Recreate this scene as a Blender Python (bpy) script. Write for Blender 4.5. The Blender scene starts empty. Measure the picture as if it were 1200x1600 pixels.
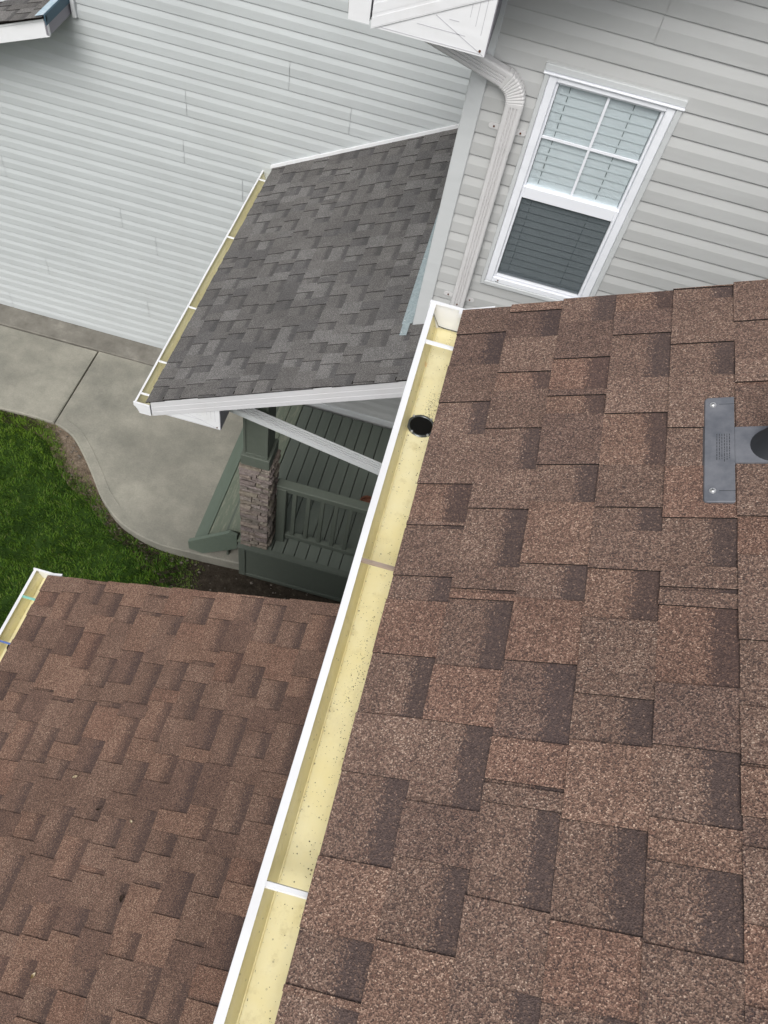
import bpy, math, random
import numpy as np
from mathutils import Vector, Matrix
random.seed(7)
rng = np.random.default_rng(7)
S = bpy.context.scene
COL = S.collection
H0 = 7.15          # eye height of the photographer above the walkway; all positions below are measured from the eye

# ------------------------------------------------------------------ camera
cd = bpy.data.cameras.new('camera'); cam = bpy.data.objects.new('camera', cd); COL.objects.link(cam)
Rm = [(0.96297432, 0.23095062, 0.13907652), (0.26939118, -0.80436185, -0.5295568), (-0.01043363, 0.54741558, -0.83679587)]
rt, up, fw = Vector(Rm[0]), -Vector(Rm[1]), Vector(Rm[2])
M = Matrix(((rt.x, up.x, -fw.x, 0), (rt.y, up.y, -fw.y, 0), (rt.z, up.z, -fw.z, H0), (0, 0, 0, 1)))
cam.matrix_world = M
cd.sensor_fit = 'VERTICAL'; cd.sensor_height = 36; cd.lens = 36 * 1237.94 / 1600
cd.clip_start = 0.05; cd.clip_end = 1000
S.camera = cam
S.render.resolution_x = 768; S.render.resolution_y = 1024
# ------------------------------------------------------------------ sky, sun, exposure
SUN_EL, SUN_AZ = 50, 188     # overcast; the brightest part of the sky is high behind the photographer
W = bpy.data.worlds.new('World'); S.world = W; W.use_nodes = True
wn = W.node_tree.nodes; wl = W.node_tree.links
bg = wn['Background']
sky = wn.new('ShaderNodeTexSky'); sky.sky_type = 'NISHITA'; sky.sun_disc = False
sky.sun_elevation = math.radians(SUN_EL); sky.sun_rotation = math.radians(SUN_AZ)
sky.dust_density = 4; sky.air_density = 1.0; sky.ozone_density = 1.0
hs = wn.new('ShaderNodeHueSaturation'); hs.inputs['Saturation'].default_value = 0.22
wl.new(sky.outputs[0], hs.inputs['Color']); wl.new(hs.outputs[0], bg.inputs[0])
bg.inputs[1].default_value = 0.12
sl = bpy.data.lights.new('sun', 'SUN'); sl.energy = 1.3; sl.angle = math.radians(28); sl.color = (1, .97, .93)
so = bpy.data.objects.new('sun', sl); COL.objects.link(so)
az = math.radians(SUN_AZ); el = math.radians(SUN_EL)
sd = Vector((math.sin(az) * math.cos(el), math.cos(az) * math.cos(el), math.sin(el)))
so.rotation_euler = (-sd).to_track_quat('-Z', 'Y').to_euler()
so.location = (0, 0, 15)
S.view_settings.view_transform = 'Standard'; S.view_settings.look = 'None'
S.view_settings.exposure = 0.45; S.view_settings.gamma = 1
S.view_settings.use_curve_mapping = False
S.render.engine = 'CYCLES'

# ------------------------------------------------------------------ materials
class NT:
    def __init__(s, name):
        s.m = bpy.data.materials.new(name); s.m.use_nodes = True
        s.t = s.m.node_tree; s.n = s.t.nodes; s.l = s.t.links
        s.b = s.n['Principled BSDF']; s.o = s.n['Material Output']
    def new(s, ty, **k):
        n = s.n.new(ty)
        for a, v in k.items(): setattr(n, a, v)
        return n
    def set(s, n, i, v):
        if isinstance(v, bpy.types.NodeSocket): s.l.new(v, n.inputs[i])
        else: n.inputs[i].default_value = v
    def pos(s):
        g = s.new('ShaderNodeNewGeometry'); return g.outputs['Position']
    def mapped(s, scale=(1, 1, 1), rot=(0, 0, 0)):
        m = s.new('ShaderNodeMapping'); s.l.new(s.pos(), m.inputs[0])
        m.inputs['Scale'].default_value = scale; m.inputs['Rotation'].default_value = rot
        return m.outputs[0]
    def noise(s, scale, det=3, rough=.55, vec=None, out='Fac'):
        n = s.new('ShaderNodeTexNoise'); n.inputs['Scale'].default_value = scale
        n.inputs['Detail'].default_value = det; n.inputs['Roughness'].default_value = rough
        s.l.new(vec if vec is not None else s.pos(), n.inputs['Vector']); return n.outputs[out]
    def voro(s, scale, vec=None, out='Color', rnd=1):
        n = s.new('ShaderNodeTexVoronoi'); n.inputs['Scale'].default_value = scale; n.inputs['Randomness'].default_value = rnd
        s.l.new(vec if vec is not None else s.pos(), n.inputs['Vector']); return n.outputs[out]
    def ramp(s, fac, stops, interp='LINEAR'):
        r = s.new('ShaderNodeValToRGB'); r.color_ramp.interpolation = interp
        e = r.color_ramp.elements
        while len(e) < len(stops): e.new(.5)
        for k, (p, c) in enumerate(stops):
            e[k].position = p; e[k].color = tuple(c) + (1,) if len(c) == 3 else c
        s.l.new(fac, r.inputs[0]); return r.outputs[0]
    def mix(s, f, a, b, mode='MIX'):
        m = s.new('ShaderNodeMix'); m.data_type = 'RGBA'; m.blend_type = mode
        for i, v in ((0, f), (6, a), (7, b)):
            if isinstance(v, bpy.types.NodeSocket): s.l.new(v, m.inputs[i])
            elif i == 0: m.inputs[0].default_value = v
            else: m.inputs[i].default_value = tuple(v) + (1,)
        return m.outputs[2]
    def math(s, op, a, b=0.0, c=None):
        m = s.new('ShaderNodeMath'); m.operation = op
        s.set(m, 0, a); s.set(m, 1, b)
        if c is not None: s.set(m, 2, c)
        return m.outputs[0]
    def bump(s, h, strength=.3, dist=.002):
        b = s.new('ShaderNodeBump'); b.inputs['Strength'].default_value = strength; b.inputs['Distance'].default_value = dist
        s.l.new(h, b.inputs['Height']); s.l.new(b.outputs[0], s.b.inputs['Normal'])
    def fin(s, col=None, rough=.7, spec=.3, metal=0):
        if col is not None: s.set(s.b, 'Base Color', tuple(col) + (1,) if isinstance(col, tuple) and len(col) == 3 else col)
        s.set(s.b, 'Roughness', rough); s.b.inputs['Specular IOR Level'].default_value = spec
        s.b.inputs['Metallic'].default_value = metal
        return s.m

def shingle_mat(name, dark, mid, light, fleck, red, base=False, gran=380, band=.92, soft=.19):
    t = NT(name)
    oi = t.new('ShaderNodeObjectInfo')
    v = t.voro(gran); sep = t.new('ShaderNodeSeparateColor'); t.l.new(v, sep.inputs[0])
    v2 = t.voro(gran * 1.7); sep2 = t.new('ShaderNodeSeparateColor'); t.l.new(v2, sep2.inputs[0])
    # shift of the granule blend by the tone of the tab (object alpha) and by slow drift
    drift = t.noise(9, 2)
    f0 = t.math('ADD', t.math('MULTIPLY', sep.outputs[0], .66), t.math('MULTIPLY', sep2.outputs[0], .34))
    f = t.math('ADD', f0, t.math('MULTIPLY', t.math('SUBTRACT', drift, .5), .22))
    f = t.math('ADD', f, t.math('SUBTRACT', oi.outputs['Alpha'], .5))
    c = t.ramp(f, [(.0, dark), (.22, dark), (.40, mid), (.56, mid), (.70, light), (.86, light), (.95, fleck)])
    c = t.mix(t.math('MULTIPLY', t.math('GREATER_THAN', sep.outputs[2], .86), .4), c, red)
    if base:  # printed band of dark granules along the upslope part of the lower ply
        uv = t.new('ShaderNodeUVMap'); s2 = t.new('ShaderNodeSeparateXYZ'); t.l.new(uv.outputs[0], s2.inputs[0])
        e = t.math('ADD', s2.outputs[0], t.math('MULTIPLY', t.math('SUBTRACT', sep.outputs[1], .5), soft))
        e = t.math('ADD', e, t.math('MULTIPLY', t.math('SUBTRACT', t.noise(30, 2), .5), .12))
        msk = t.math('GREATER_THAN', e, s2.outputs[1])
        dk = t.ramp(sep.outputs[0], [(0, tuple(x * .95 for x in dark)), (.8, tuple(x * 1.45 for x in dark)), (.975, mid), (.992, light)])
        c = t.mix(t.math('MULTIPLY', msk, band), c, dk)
    c = t.mix(1, c, oi.outputs['Color'], 'MULTIPLY')
    sc = t.noise(11, 6, .62, vec=t.mapped((1, 1, 1), (0, 0, .6)))
    c = t.mix(t.math('MULTIPLY', t.ramp(sc, [(.70, (0, 0, 0)), (.76, (1, 1, 1))]), .30), c, tuple(x * 1.25 for x in light))
    n3 = t.noise(2.2, 3); c = t.mix(.5, c, t.ramp(n3, [(.3, (.82, .82, .82)), (.7, (1.12, 1.12, 1.12))]), 'MULTIPLY')
    t.bump(t.voro(gran, out='Distance'), .8, .0018)
    return t.fin(c, .92, .15)

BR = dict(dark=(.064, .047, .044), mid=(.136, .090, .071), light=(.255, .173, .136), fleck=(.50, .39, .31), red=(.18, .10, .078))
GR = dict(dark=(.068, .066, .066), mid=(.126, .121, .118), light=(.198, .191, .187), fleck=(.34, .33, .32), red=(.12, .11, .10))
m_tab = shingle_mat('brown_shingle_tab', **BR); m_base = shingle_mat('brown_shingle_dark_band', base=True, **BR)
l_base = shingle_mat('brown_shingle_soft_dark_band', base=True, band=.84, soft=.34, **BR)
g_tab = shingle_mat('charcoal_shingle_tab', **GR); g_base = shingle_mat('charcoal_shingle_dark_band', base=True, **GR)
t = NT('asphalt_edge'); m_edge = t.fin((.016, .014, .013), .95, .1)

def vinyl(name, col, var=.05, dirt=(.3, .28, .24), damt=.10, wave=.35):
    t = NT(name)
    n = t.noise(1.3, 4, vec=t.mapped((1, 1, 3)))
    c = t.mix(1, col, t.ramp(n, [(.3, (1 - var,) * 3), (.7, (1 + var,) * 3)]), 'MULTIPLY')
    n2 = t.noise(3, 6, .7, vec=t.mapped((1, 1, .35)))
    c = t.mix(t.math('MULTIPLY', t.ramp(n2, [(.5, (0, 0, 0)), (.8, (1, 1, 1))]), damt), c, dirt)
    t.bump(t.noise(2.2, 2, vec=t.mapped((1, 1, 5))), wave, .012)
    return t.fin(c, .5, .35)
m_sideL = vinyl('pale_grey_vinyl', (.472, .500, .508)); m_sideR = vinyl('warm_grey_vinyl', (.462, .470, .468))
m_trimg = vinyl('grey_trim_vinyl', (.55, .57, .58), .02, damt=.05)
m_white = vinyl('white_aluminium', (.74, .75, .77), .04, (.38, .34, .28), .24)
m_whitecl = vinyl('white_window_vinyl', (.80, .82, .87), .02, (.5, .5, .45), .06)
m_spout = vinyl('offwhite_downspout', (.60, .595, .60), .04, (.3, .27, .22), .16, wave=.04)
m_fascia = vinyl('soft_white_fascia', (.62, .62, .64), .05, (.4, .36, .3), .15, wave=.1)
m_joint = vinyl('panel_joint', (.50, .50, .53), .03, wave=0)
m_sideshade = vinyl('shade_grey_fascia_side', (.25, .24, .27), .03)  # darker copy of the white cladding: shade on side faces put into the colour

def gutter_in(name, c1, c2):
    t = NT(name)
    n = t.noise(5, 5, .65); c = t.mix(t.ramp(n, [(.38, (0, 0, 0)), (.68, (1, 1, 1))]), c1, c2)
    n2 = t.noise(22, 6, .7); c = t.mix(t.math('MULTIPLY', t.ramp(n2, [(.56, (0, 0, 0)), (.72, (1, 1, 1))]), .5), c, (.50, .42, .20))
    n4 = t.noise(2.3, 7, .75); c = t.mix(t.math('MULTIPLY', t.ramp(n4, [(.55, (0, 0, 0)), (.70, (1, 1, 1))]), .4), c, (.52, .44, .24))
    sp = t.voro(75, out='Distance'); spc = t.voro(75)
    sep = t.new('ShaderNodeSeparateColor'); t.l.new(spc, sep.inputs[0])
    pk = t.math('MULTIPLY', t.math('LESS_THAN', sp, .15), t.math('GREATER_THAN', sep.outputs[0], .66))
    clump = t.ramp(t.noise(4, 3), [(.38, (.25, .25, .25)), (.52, (1, 1, 1))])
    c = t.mix(t.math('MULTIPLY', pk, t.math('MULTIPLY', clump, .85)), c, (.10, .085, .05))
    ru = t.ramp(t.noise(13, 4), [(.72, (0, 0, 0)), (.79, (1, 1, 1))])
    c = t.mix(t.math('MULTIPLY', ru, .7), c, (.68, .36, .08))
    t.bump(t.noise(14, 3), .2, .004)
    return t.fin(c, .38, .5)
m_gut = gutter_in('aged_yellow_gutter_lining', (.80, .74, .48), (.77, .68, .36))
m_gut2 = gutter_in('dull_gutter_lining', (.74, .71, .52), (.68, .64, .44))

t = NT('galvanised_steel'); m_galv = t.fin(t.ramp(t.voro(90), [(0, (.27, .33, .35)), (1, (.42, .49, .505))]), .45, .5, .35)
t = NT('dark_hole'); m_hole = t.fin((.006, .006, .006), .8, .1)
t = NT('outlet_ring'); m_ring = t.fin((.10, .11, .11), .25, .6, .5)
t = NT('screw_metal'); m_screw = t.fin((.72, .72, .72), .3, .6, .8)
t = NT('rust'); m_rust = t.fin((.10, .035, .015), .8, .2)
t = NT('black_rubber'); c = t.mix(t.ramp(t.noise(14, 5, .65), [(.4, (0, 0, 0)), (.75, (1, 1, 1))]), (.105, .112, .13), (.19, .195, .215)); t.bump(t.noise(40, 3), .2, .001); m_boot = t.fin(c, .5, .4)
t = NT('boot_cone_rubber'); m_cone = t.fin((.025, .027, .032), .55, .35)
t = NT('hanger_brown'); m_hbrown = t.fin(t.ramp(t.noise(30, 3), [(.3, (.22, .17, .13)), (.7, (.34, .27, .22))]), .5, .4)
t = NT('hanger_teal'); m_hteal = t.fin((.22, .50, .42), .5, .4)
t = NT('hanger_blue'); m_hblue = t.fin((.10, .16, .40), .5, .4)
t = NT('blue_film'); m_blue = t.fin((.05, .10, .14), .5, .4)
t = NT('light_blue_flashing'); m_lblue = t.fin(t.ramp(t.noise(25, 3), [(.4, (.34, .46, .54)), (.6, (.46, .55, .62))]), .5, .4)
t = NT('terracotta'); m_terra = t.fin(t.ramp(t.noise(60, 3), [(.3, (.13, .055, .035)), (.7, (.22, .095, .06))]), .85, .2)

def paint(name, a, b, worn=None, wamt=0):
    t = NT(name)
    c = t.mix(t.noise(6, 4, vec=t.mapped((4, .8, 4))), a, b)
    if worn:
        w = t.ramp(t.noise(7, 6, .75, vec=t.mapped((6, 1, 6))), [(.5, (0, 0, 0)), (.62, (1, 1, 1))])
        c = t.mix(t.math('MULTIPLY', w, wamt), c, worn)
    t.bump(t.noise(12, 4, vec=t.mapped((12, 1, 12))), .3, .002)
    return t.fin(c, .6, .3)
m_deck = paint('green_deck_paint', (.098, .114, .096), (.132, .150, .128))
m_deckw = paint('weathered_green_paint', (.11, .135, .10), (.16, .18, .14), (.28, .27, .21), .5)
m_green = paint('green_trim_paint', (.088, .102, .084), (.108, .124, .104))
m_step = paint('step_green_paint', (.105, .135, .108), (.13, .16, .128), (.10, .12, .09), .3)

t = NT('concrete')
n = t.noise(1.6, 8, .68); c = t.ramp(n, [(.3, (.175, .173, .148)), (.5, (.255, .247, .208)), (.70, (.37, .352, .295))])
n2 = t.noise(5, 6, .75); c = t.mix(t.ramp(n2, [(.45, (0, 0, 0)), (.72, (.4, .4, .4))]), c, (.36, .34, .29))
n5 = t.noise(.7, 4, .6); c = t.mix(t.ramp(n5, [(.42, (0, 0, 0)), (.62, (.45, .45, .45))]), c, (.15, .145, .125))
n3 = t.noise(60, 3); c = t.mix(.35, c, t.ramp(n3, [(.3, (.75, .75, .75)), (.7, (1.2, 1.2, 1.2))]), 'MULTIPLY')
t.bump(t.noise(90, 4), .25, .003); m_conc = t.fin(c, .9, .2)
t = NT('stained_concrete')
n = t.noise(4, 7, .7); c = t.ramp(n, [(.3, (.13, .122, .105)), (.55, (.195, .184, .160)), (.75, (.29, .275, .24))])
t.bump(t.noise(70, 4), .4, .004); m_conc2 = t.fin(c, .95, .15)
t = NT('soil')
n = t.noise(14, 8, .75); c = t.ramp(n, [(.3, (.020, .016, .012)), (.55, (.050, .040, .030)), (.78, (.11, .09, .068))])
gs = t.new('ShaderNodeSeparateXYZ'); t.l.new(t.pos(), gs.inputs[0])
tanm = t.math('SUBTRACT', 1.0, t.math('MULTIPLY', t.math('ABSOLUTE', t.math('ADD', gs.outputs[0], 3.35)), 1.25))
tanm = t.math('MINIMUM', 1.0, t.math('MAXIMUM', 0.0, t.math('MULTIPLY', tanm, 2.0)))
c = t.mix(tanm, c, t.ramp(n, [(.3, (.10, .075, .055)), (.55, (.20, .155, .115)), (.75, (.34, .28, .22))]))
t.bump(t.noise(30, 6, .7), .9, .03); m_soil = t.fin(c, .98, .1)
t = NT('grass'); at = t.new('ShaderNodeVertexColor'); at.layer_name = 'Col'
m_grass = t.fin(at.outputs[0], .6, .25)
t = NT('lawn_ground'); n = t.noise(3, 5, .6); c = t.ramp(n, [(.3, (.014, .032, .006)), (.7, (.03, .06, .012))]); m_lawn = t.fin(c, .95, .1)
t = NT('ledgestone'); oi = t.new('ShaderNodeObjectInfo')
n = t.noise(30, 6, .7); c = t.ramp(n, [(.3, (.12, .102, .088)), (.55, (.205, .177, .155)), (.8, (.29, .26, .235))])
c = t.mix(1, c, oi.outputs['Color'], 'MULTIPLY'); t.bump(t.noise(45, 5, .7), .9, .008); m_stone = t.fin(c, .93, .15)
t = NT('mortar_shadow'); m_mortar = t.fin((.03, .026, .024), .95, .1)
t = NT('glass'); g = t.new('ShaderNodeBsdfGlossy'); g.inputs['Roughness'].default_value = .03
tr = t.new('ShaderNodeBsdfTransparent'); tr.inputs[0].default_value = (.96, .985, .99, 1); mx = t.new('ShaderNodeMixShader')
fr = t.new('ShaderNodeLayerWeight'); fr.inputs[0].default_value = .5
t.l.new(t.math('ADD', t.math('MULTIPLY', t.math('POWER', fr.outputs['Facing'], 3.0), .5), .07), mx.inputs[0])
t.l.new(tr.outputs[0], mx.inputs[1]); t.l.new(g.outputs[0], mx.inputs[2]); t.l.new(mx.outputs[0], t.o.inputs[0]); m_glass = t.m
t = NT('insect_screen'); d = t.new('ShaderNodeBsdfDiffuse'); d.inputs[0].default_value = (.075, .090, .10, 1)
tr = t.new('ShaderNodeBsdfTransparent'); mx = t.new('ShaderNodeMixShader'); mx.inputs[0].default_value = .62
t.l.new(tr.outputs[0], mx.inputs[1]); t.l.new(d.outputs[0], mx.inputs[2]); t.l.new(mx.outputs[0], t.o.inputs[0]); m_screen = t.m
t = NT('blind_slat'); m_blind = t.fin((.63, .65, .665), .5, .3)
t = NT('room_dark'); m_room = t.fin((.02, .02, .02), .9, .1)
t = NT('cord'); m_cord = t.fin((.10, .12, .12), .8, .1)
t = NT('dry_leaf'); m_leaf = t.fin(t.ramp(t.noise(60, 3), [(.4, (.20, .14, .06)), (.6, (.55, .48, .35))]), .8, .2)
t = NT('dark_leaf'); m_leafd = t.fin((.03, .02, .014), .8, .2)
t = NT('pebble'); oi = t.new('ShaderNodeObjectInfo'); m_peb = t.fin(t.ramp(t.noise(8, 2), [(.3, (.07, .058, .048)), (.7, (.20, .175, .15))]), .85, .2)

# ------------------------------------------------------------------ object builders
ORG = {}
def thing(name, loc, label=None, cat=None, parent=None, group=None, kind=None):
    o = bpy.data.objects.new(name, None); COL.objects.link(o); o.empty_display_size = .1
    w = Vector((loc[0], loc[1], loc[2] + H0)); ORG[o] = w
    if parent: o.parent = parent; o.location = w - ORG[parent]
    else: o.location = w
    if label: o['label'] = label
    if cat: o['category'] = cat
    if group: o['group'] = group
    if kind: o['kind'] = kind
    return o
def obj(name, verts, faces, mats, parent=None, origin=None, smooth=False, midx=None, uvs=None, **props):
    """verts in metres measured from the eye; the object's origin is put at its own centre"""
    V = np.asarray(verts, float).copy(); V[:, 2] += H0
    c = V.mean(0) if origin is None else np.array(origin) + np.array([0, 0, H0])
    me = bpy.data.meshes.new(name)
    me.from_pydata((V - c).tolist(), [], faces)
    if not isinstance(mats, (list, tuple)): mats = [mats]
    for m in mats: me.materials.append(m)
    if midx is not None: me.polygons.foreach_set('material_index', midx)
    if smooth: me.polygons.foreach_set('use_smooth', [True] * len(me.polygons))
    if uvs is not None:
        ul = me.uv_layers.new(name='UVMap'); ul.data.foreach_set('uv', np.asarray(uvs, float).ravel())
    me.update()
    o = bpy.data.objects.new(name, me); COL.objects.link(o)
    w = Vector(c); ORG[o] = w
    if parent: o.parent = parent; o.location = w - ORG[parent]
    else: o.location = w
    for k, v in props.items(): o[k] = v
    return o
class MB:
    def __init__(s): s.v = []; s.f = []; s.m = []
    def add(s, v, f, m=0):
        b = len(s.v); s.v += [tuple(p) for p in v]; s.f += [tuple(i + b for i in q) for q in f]; s.m += [m] * len(f)
    def box(s, a, b, m=0):
        x0, y0, z0 = a; x1, y1, z1 = b
        s.hexa([(x0, y0, z0), (x1, y0, z0), (x1, y1, z0), (x0, y1, z0), (x0, y0, z1), (x1, y0, z1), (x1, y1, z1), (x0, y1, z1)], m)
    def hexa(s, v, m=0):
        s.add(v, [(0, 3, 2, 1), (4, 5, 6, 7), (0, 1, 5, 4), (1, 2, 6, 5), (2, 3, 7, 6), (3, 0, 4, 7)], m)
    def bbox(s, a, b, bev=.004, m=0):
        """box with chamfered edges"""
        import itertools
        a = np.minimum(a, b).astype(float) if True else a
        a0 = np.array(a, float); b0 = np.array(b, float); e = min(bev, .3 * (b0 - a0).min())
        v = []; idx = {}
        for cx in (0, 1):
            for cy in (0, 1):
                for cz in (0, 1):
                    c = (cx, cy, cz)
                    for ax in range(3):
                        p = [(a0 if c[k] == 0 else b0)[k] + (0 if k == ax else (e if c[k] == 0 else -e)) for k in range(3)]
                        idx[c + (ax,)] = len(v); v.append(p)
        f = []
        for ax in range(3):
            u, w = [k for k in range(3) if k != ax]
            for s_ in (0, 1):
                q = []
                for (i, j) in ((0, 0), (1, 0), (1, 1), (0, 1)):
                    c = [0, 0, 0]; c[ax] = s_; c[u] = i; c[w] = j; q.append(idx[tuple(c) + (ax,)])
                f.append(tuple(q))
        for ax in range(3):
            u, w = [k for k in range(3) if k != ax]
            for i in (0, 1):
                for j in (0, 1):
                    c0 = [0, 0, 0]; c0[u] = i; c0[w] = j; c1 = list(c0); c1[ax] = 1
                    f.append((idx[tuple(c0) + (u,)], idx[tuple(c1) + (u,)], idx[tuple(c1) + (w,)], idx[tuple(c0) + (w,)]))
        for cx in (0, 1):
            for cy in (0, 1):
                for cz in (0, 1):
                    f.append(tuple(idx[(cx, cy, cz, k)] for k in range(3)))
        s.add(v, f, m)
    def prism(s, poly, d0, d1, axis='y', m=0):
        """poly = 2D outline; axis = extrusion axis: 'y' -> (x,z), 'x' -> (y,z), 'z' -> (x,y)"""
        def P(p, d): return (p[0], d, p[1]) if axis == 'y' else (d, p[0], p[1]) if axis == 'x' else (p[0], p[1], d)
        n = len(poly); v = [P(p, d0) for p in poly] + [P(p, d1) for p in poly]
        f = [tuple(range(n)), tuple(range(2 * n - 1, n - 1, -1))] + [(i, (i + 1) % n, n + (i + 1) % n, n + i) for i in range(n)]
        s.add(v, f, m)
    def strip(s, poly, d0, d1, axis='y', m=0):
        """open profile swept between d0 and d1"""
        def P(p, d): return (p[0], d, p[1]) if axis == 'y' else (d, p[0], p[1]) if axis == 'x' else (p[0], p[1], d)
        n = len(poly); v = [P(p, d0) for p in poly] + [P(p, d1) for p in poly]
        s.add(v, [(i, i + 1, n + i + 1, n + i) for i in range(n - 1)], m)
    def cyl(s, p0, p1, r0, r1=None, n=14, m=0, caps=True):
        r1 = r0 if r1 is None else r1
        p0, p1 = Vector(p0), Vector(p1); d = (p1 - p0).normalized()
        a = d.orthogonal().normalized(); b = d.cross(a)
        v = [p0 + (a * math.cos(2 * math.pi * i / n) + b * math.sin(2 * math.pi * i / n)) * r0 for i in range(n)] + \
            [p1 + (a * math.cos(2 * math.pi * i / n) + b * math.sin(2 * math.pi * i / n)) * r1 for i in range(n)]
        f = [(i, (i + 1) % n, n + (i + 1) % n, n + i) for i in range(n)]
        if caps: f += [tuple(range(n - 1, -1, -1)), tuple(range(n, 2 * n))]
        s.add(v, f, m)
    def build(s, name, mats, parent=None, **k):
        return obj(name, s.v, s.f, mats, parent, midx=s.m, **k)
def fixn(o):
    import bmesh
    bm = bmesh.new(); bm.from_mesh(o.data); bmesh.ops.recalc_face_normals(bm, faces=bm.faces); bm.to_mesh(o.data); bm.free()
    return o
def label(o, l): o['label'] = l; return o

# ------------------------------------------------------------------ shingle roofs
E = .143
def plane_frame(deg, h):
    th = math.radians(deg)
    u = np.array([math.cos(th), 0, math.sin(th)]); n = np.array([-math.sin(th), 0, math.cos(th)])
    return u, n, -h          # point = u*a + y*Y + n*(dist + t)
STEP = [0.0]; EAVE = [False]
def shingle(parent, fr, u0, u1, y0, y1, tooth, mats, tone, mb=None, thresh=.66, ilift=0.0):
    u, n, dist = fr; Yv = np.array([0, 1., 0])
    T = .0078 if tooth else .0040
    T += STEP[0] if tooth else 0
    slope = .0042
    L = u1 - u0 + .012
    j = lambda a: random.uniform(-a, a)
    ej = .0 if EAVE[0] else .0012
    c = [(u0 + j(ej), y0 + j(.0015)), (u0 + L, y0 + j(.0015)), (u0 + L, y1 + j(.0015)), (u0 + j(ej), y1 + j(.0015))]
    if not tooth: c = [(c[0][0], y0 - .004), (c[1][0], y0 - .004), (c[2][0], y1 + .004), (c[3][0], y1 + .004)]
    tops = [T, T - slope * L / E, T - slope * L / E, T]
    P = lambda q, t: u * q[0] + Yv * q[1] + n * (dist + t)
    v = [P(q, -.004) for q in c] + [P(q, tt) for q, tt in zip(c, tops)]
    f = [(4, 5, 6, 7), (0, 1, 5, 4), (1, 2, 6, 5), (2, 3, 7, 6), (3, 0, 4, 7)]
    mi = [0, 1, 1, 1, 1]
    e = L / E
    quad = [(0, thresh), (e, thresh), (e, thresh), (0, thresh)]
    uv = quad + [(0, 1)] * 16
    if mb is not None:
        mb.add(v, f); mb.m[-5:] = mi; return None
    o = obj('shingle', v, f, mats, parent, midx=mi, uvs=uv)
    o.color = tone
    return o
def tone_brown():
    k = random.random(); b = random.uniform(.93, 1.07)
    if k < .20: return (b * 1.05, b * 1.0, b * .97, .545)
    if k < .34: return (b * .95, b * .95, b * .97, .45)
    if k < .46: return (b * 1.06, b * .98, b * .95, .52)
    return (b, b, b, random.uniform(.47, .54))
def tone_grey():
    k = random.random(); b = random.uniform(.92, 1.08)
    if k < .25: return (b, b, b, .59)
    if k < .50: return (b * .97, b * .97, b * .98, .42)
    return (b * 1.01, b, b * .99, random.uniform(.44, .54))
def course(parent, fr, ui, y0, y1, recess, tonef, mt, mb_, long=.16, gap=None, blend=0):
    """recess = list of (y_far, y_near) intervals where the lower ply shows"""
    cuts = []
    y = y1 + random.uniform(-.004, .003)
    for (a, b) in sorted(recess, reverse=True):
        if y - a > .002: cuts.append((a, y, True))
        cuts.append((b, a, False)); y = b
    if y - y0 > .004: cuts.append((y0, y, True))
    for (a, b, tooth) in cuts:
        segs = [(a, b)]
        if tooth and b - a > long:
            k = int((b - a) // (long * .8)) ; k = max(2, min(k, 6))
            ps = [a + (b - a) * (i / k + (random.uniform(-.12, .12) / k if 0 < i < k else 0)) for i in range(k + 1)]
            segs = [(ps[i] , ps[i + 1]) for i in range(k)]
        for (s, e) in segs:
            if gap:
                if s >= gap[0] - .001 and e <= gap[1] + .001: continue
                if s < gap[0] < e <= gap[1]: e = gap[0]
                elif gap[0] <= s < gap[1] < e: s = gap[1]
                elif s < gap[0] and e > gap[1]:
                    shingle(parent, fr, ui, ui + E, gap[1], e, tooth, [mt if tooth else mb_, m_edge], tonef()); e = gap[0]
            shingle(parent, fr, ui, ui + E, s, e, tooth, [mt if tooth else mb_, m_edge], tonef(), thresh=random.uniform(.60, .70))
def random_recess(y0, y1, tmin=.05, tmax=.22, rmin=.07, rmax=.21):
    out = []; y = y1 - random.uniform(0, .18)
    while y > y0:
        r = random.uniform(rmin, rmax) if random.random() > .12 else random.uniform(.012, .03)
        out.append((y, max(y - r, y0))); y -= r + random.uniform(tmin, tmax)
    return [q for q in out if q[0] - q[1] > .005]

# photograph pixel -> y on the main roof plane (used only to place the pieces where they really lie)
def hit_y(px, py, fr):
    d = Vector((px - 600, py - 800, 1237.94)); w = Vector((d.dot(Vector((Rm[0][0], Rm[1][0], Rm[2][0]))), d.dot(Vector((Rm[0][1], Rm[1][1], Rm[2][1]))), d.dot(Vector((Rm[0][2], Rm[1][2], Rm[2][2])))))
    n = Vector(fr[1]); return (w * (fr[2] / n.dot(w))).y

# ================================================================== GROUND
gx = np.linspace(-9, 5, 57); gy = np.linspace(-4, 7, 45)
def ground_z(x, y):
    d = np.clip((x + 3.6) / 1.6, 0, 1)
    return -7.185 - .10 * d * d * (3 - 2 * d)
V = []; F = []
for j, yy in enumerate(gy):
    for i, xx in enumerate(gx): V.append((xx, yy, float(ground_z(xx, yy)) + .012 * math.sin(3.1 * xx + 1.7 * yy) * math.cos(2.3 * yy - xx)))
for j in range(len(gy) - 1):
    for i in range(len(gx) - 1):
        a = j * len(gx) + i; F.append((a, a + 1, a + 1 + len(gx), a + len(gx)))
obj('soil', V, F, m_soil, kind='structure', smooth=True)
mb = MB(); mb.add([(-300, -300, -7.42), (300, -300, -7.42), (300, 300, -7.42), (-300, 300, -7.42)], [(0, 1, 2, 3)])
mb.build('ground', m_lawn, kind='structure')
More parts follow.
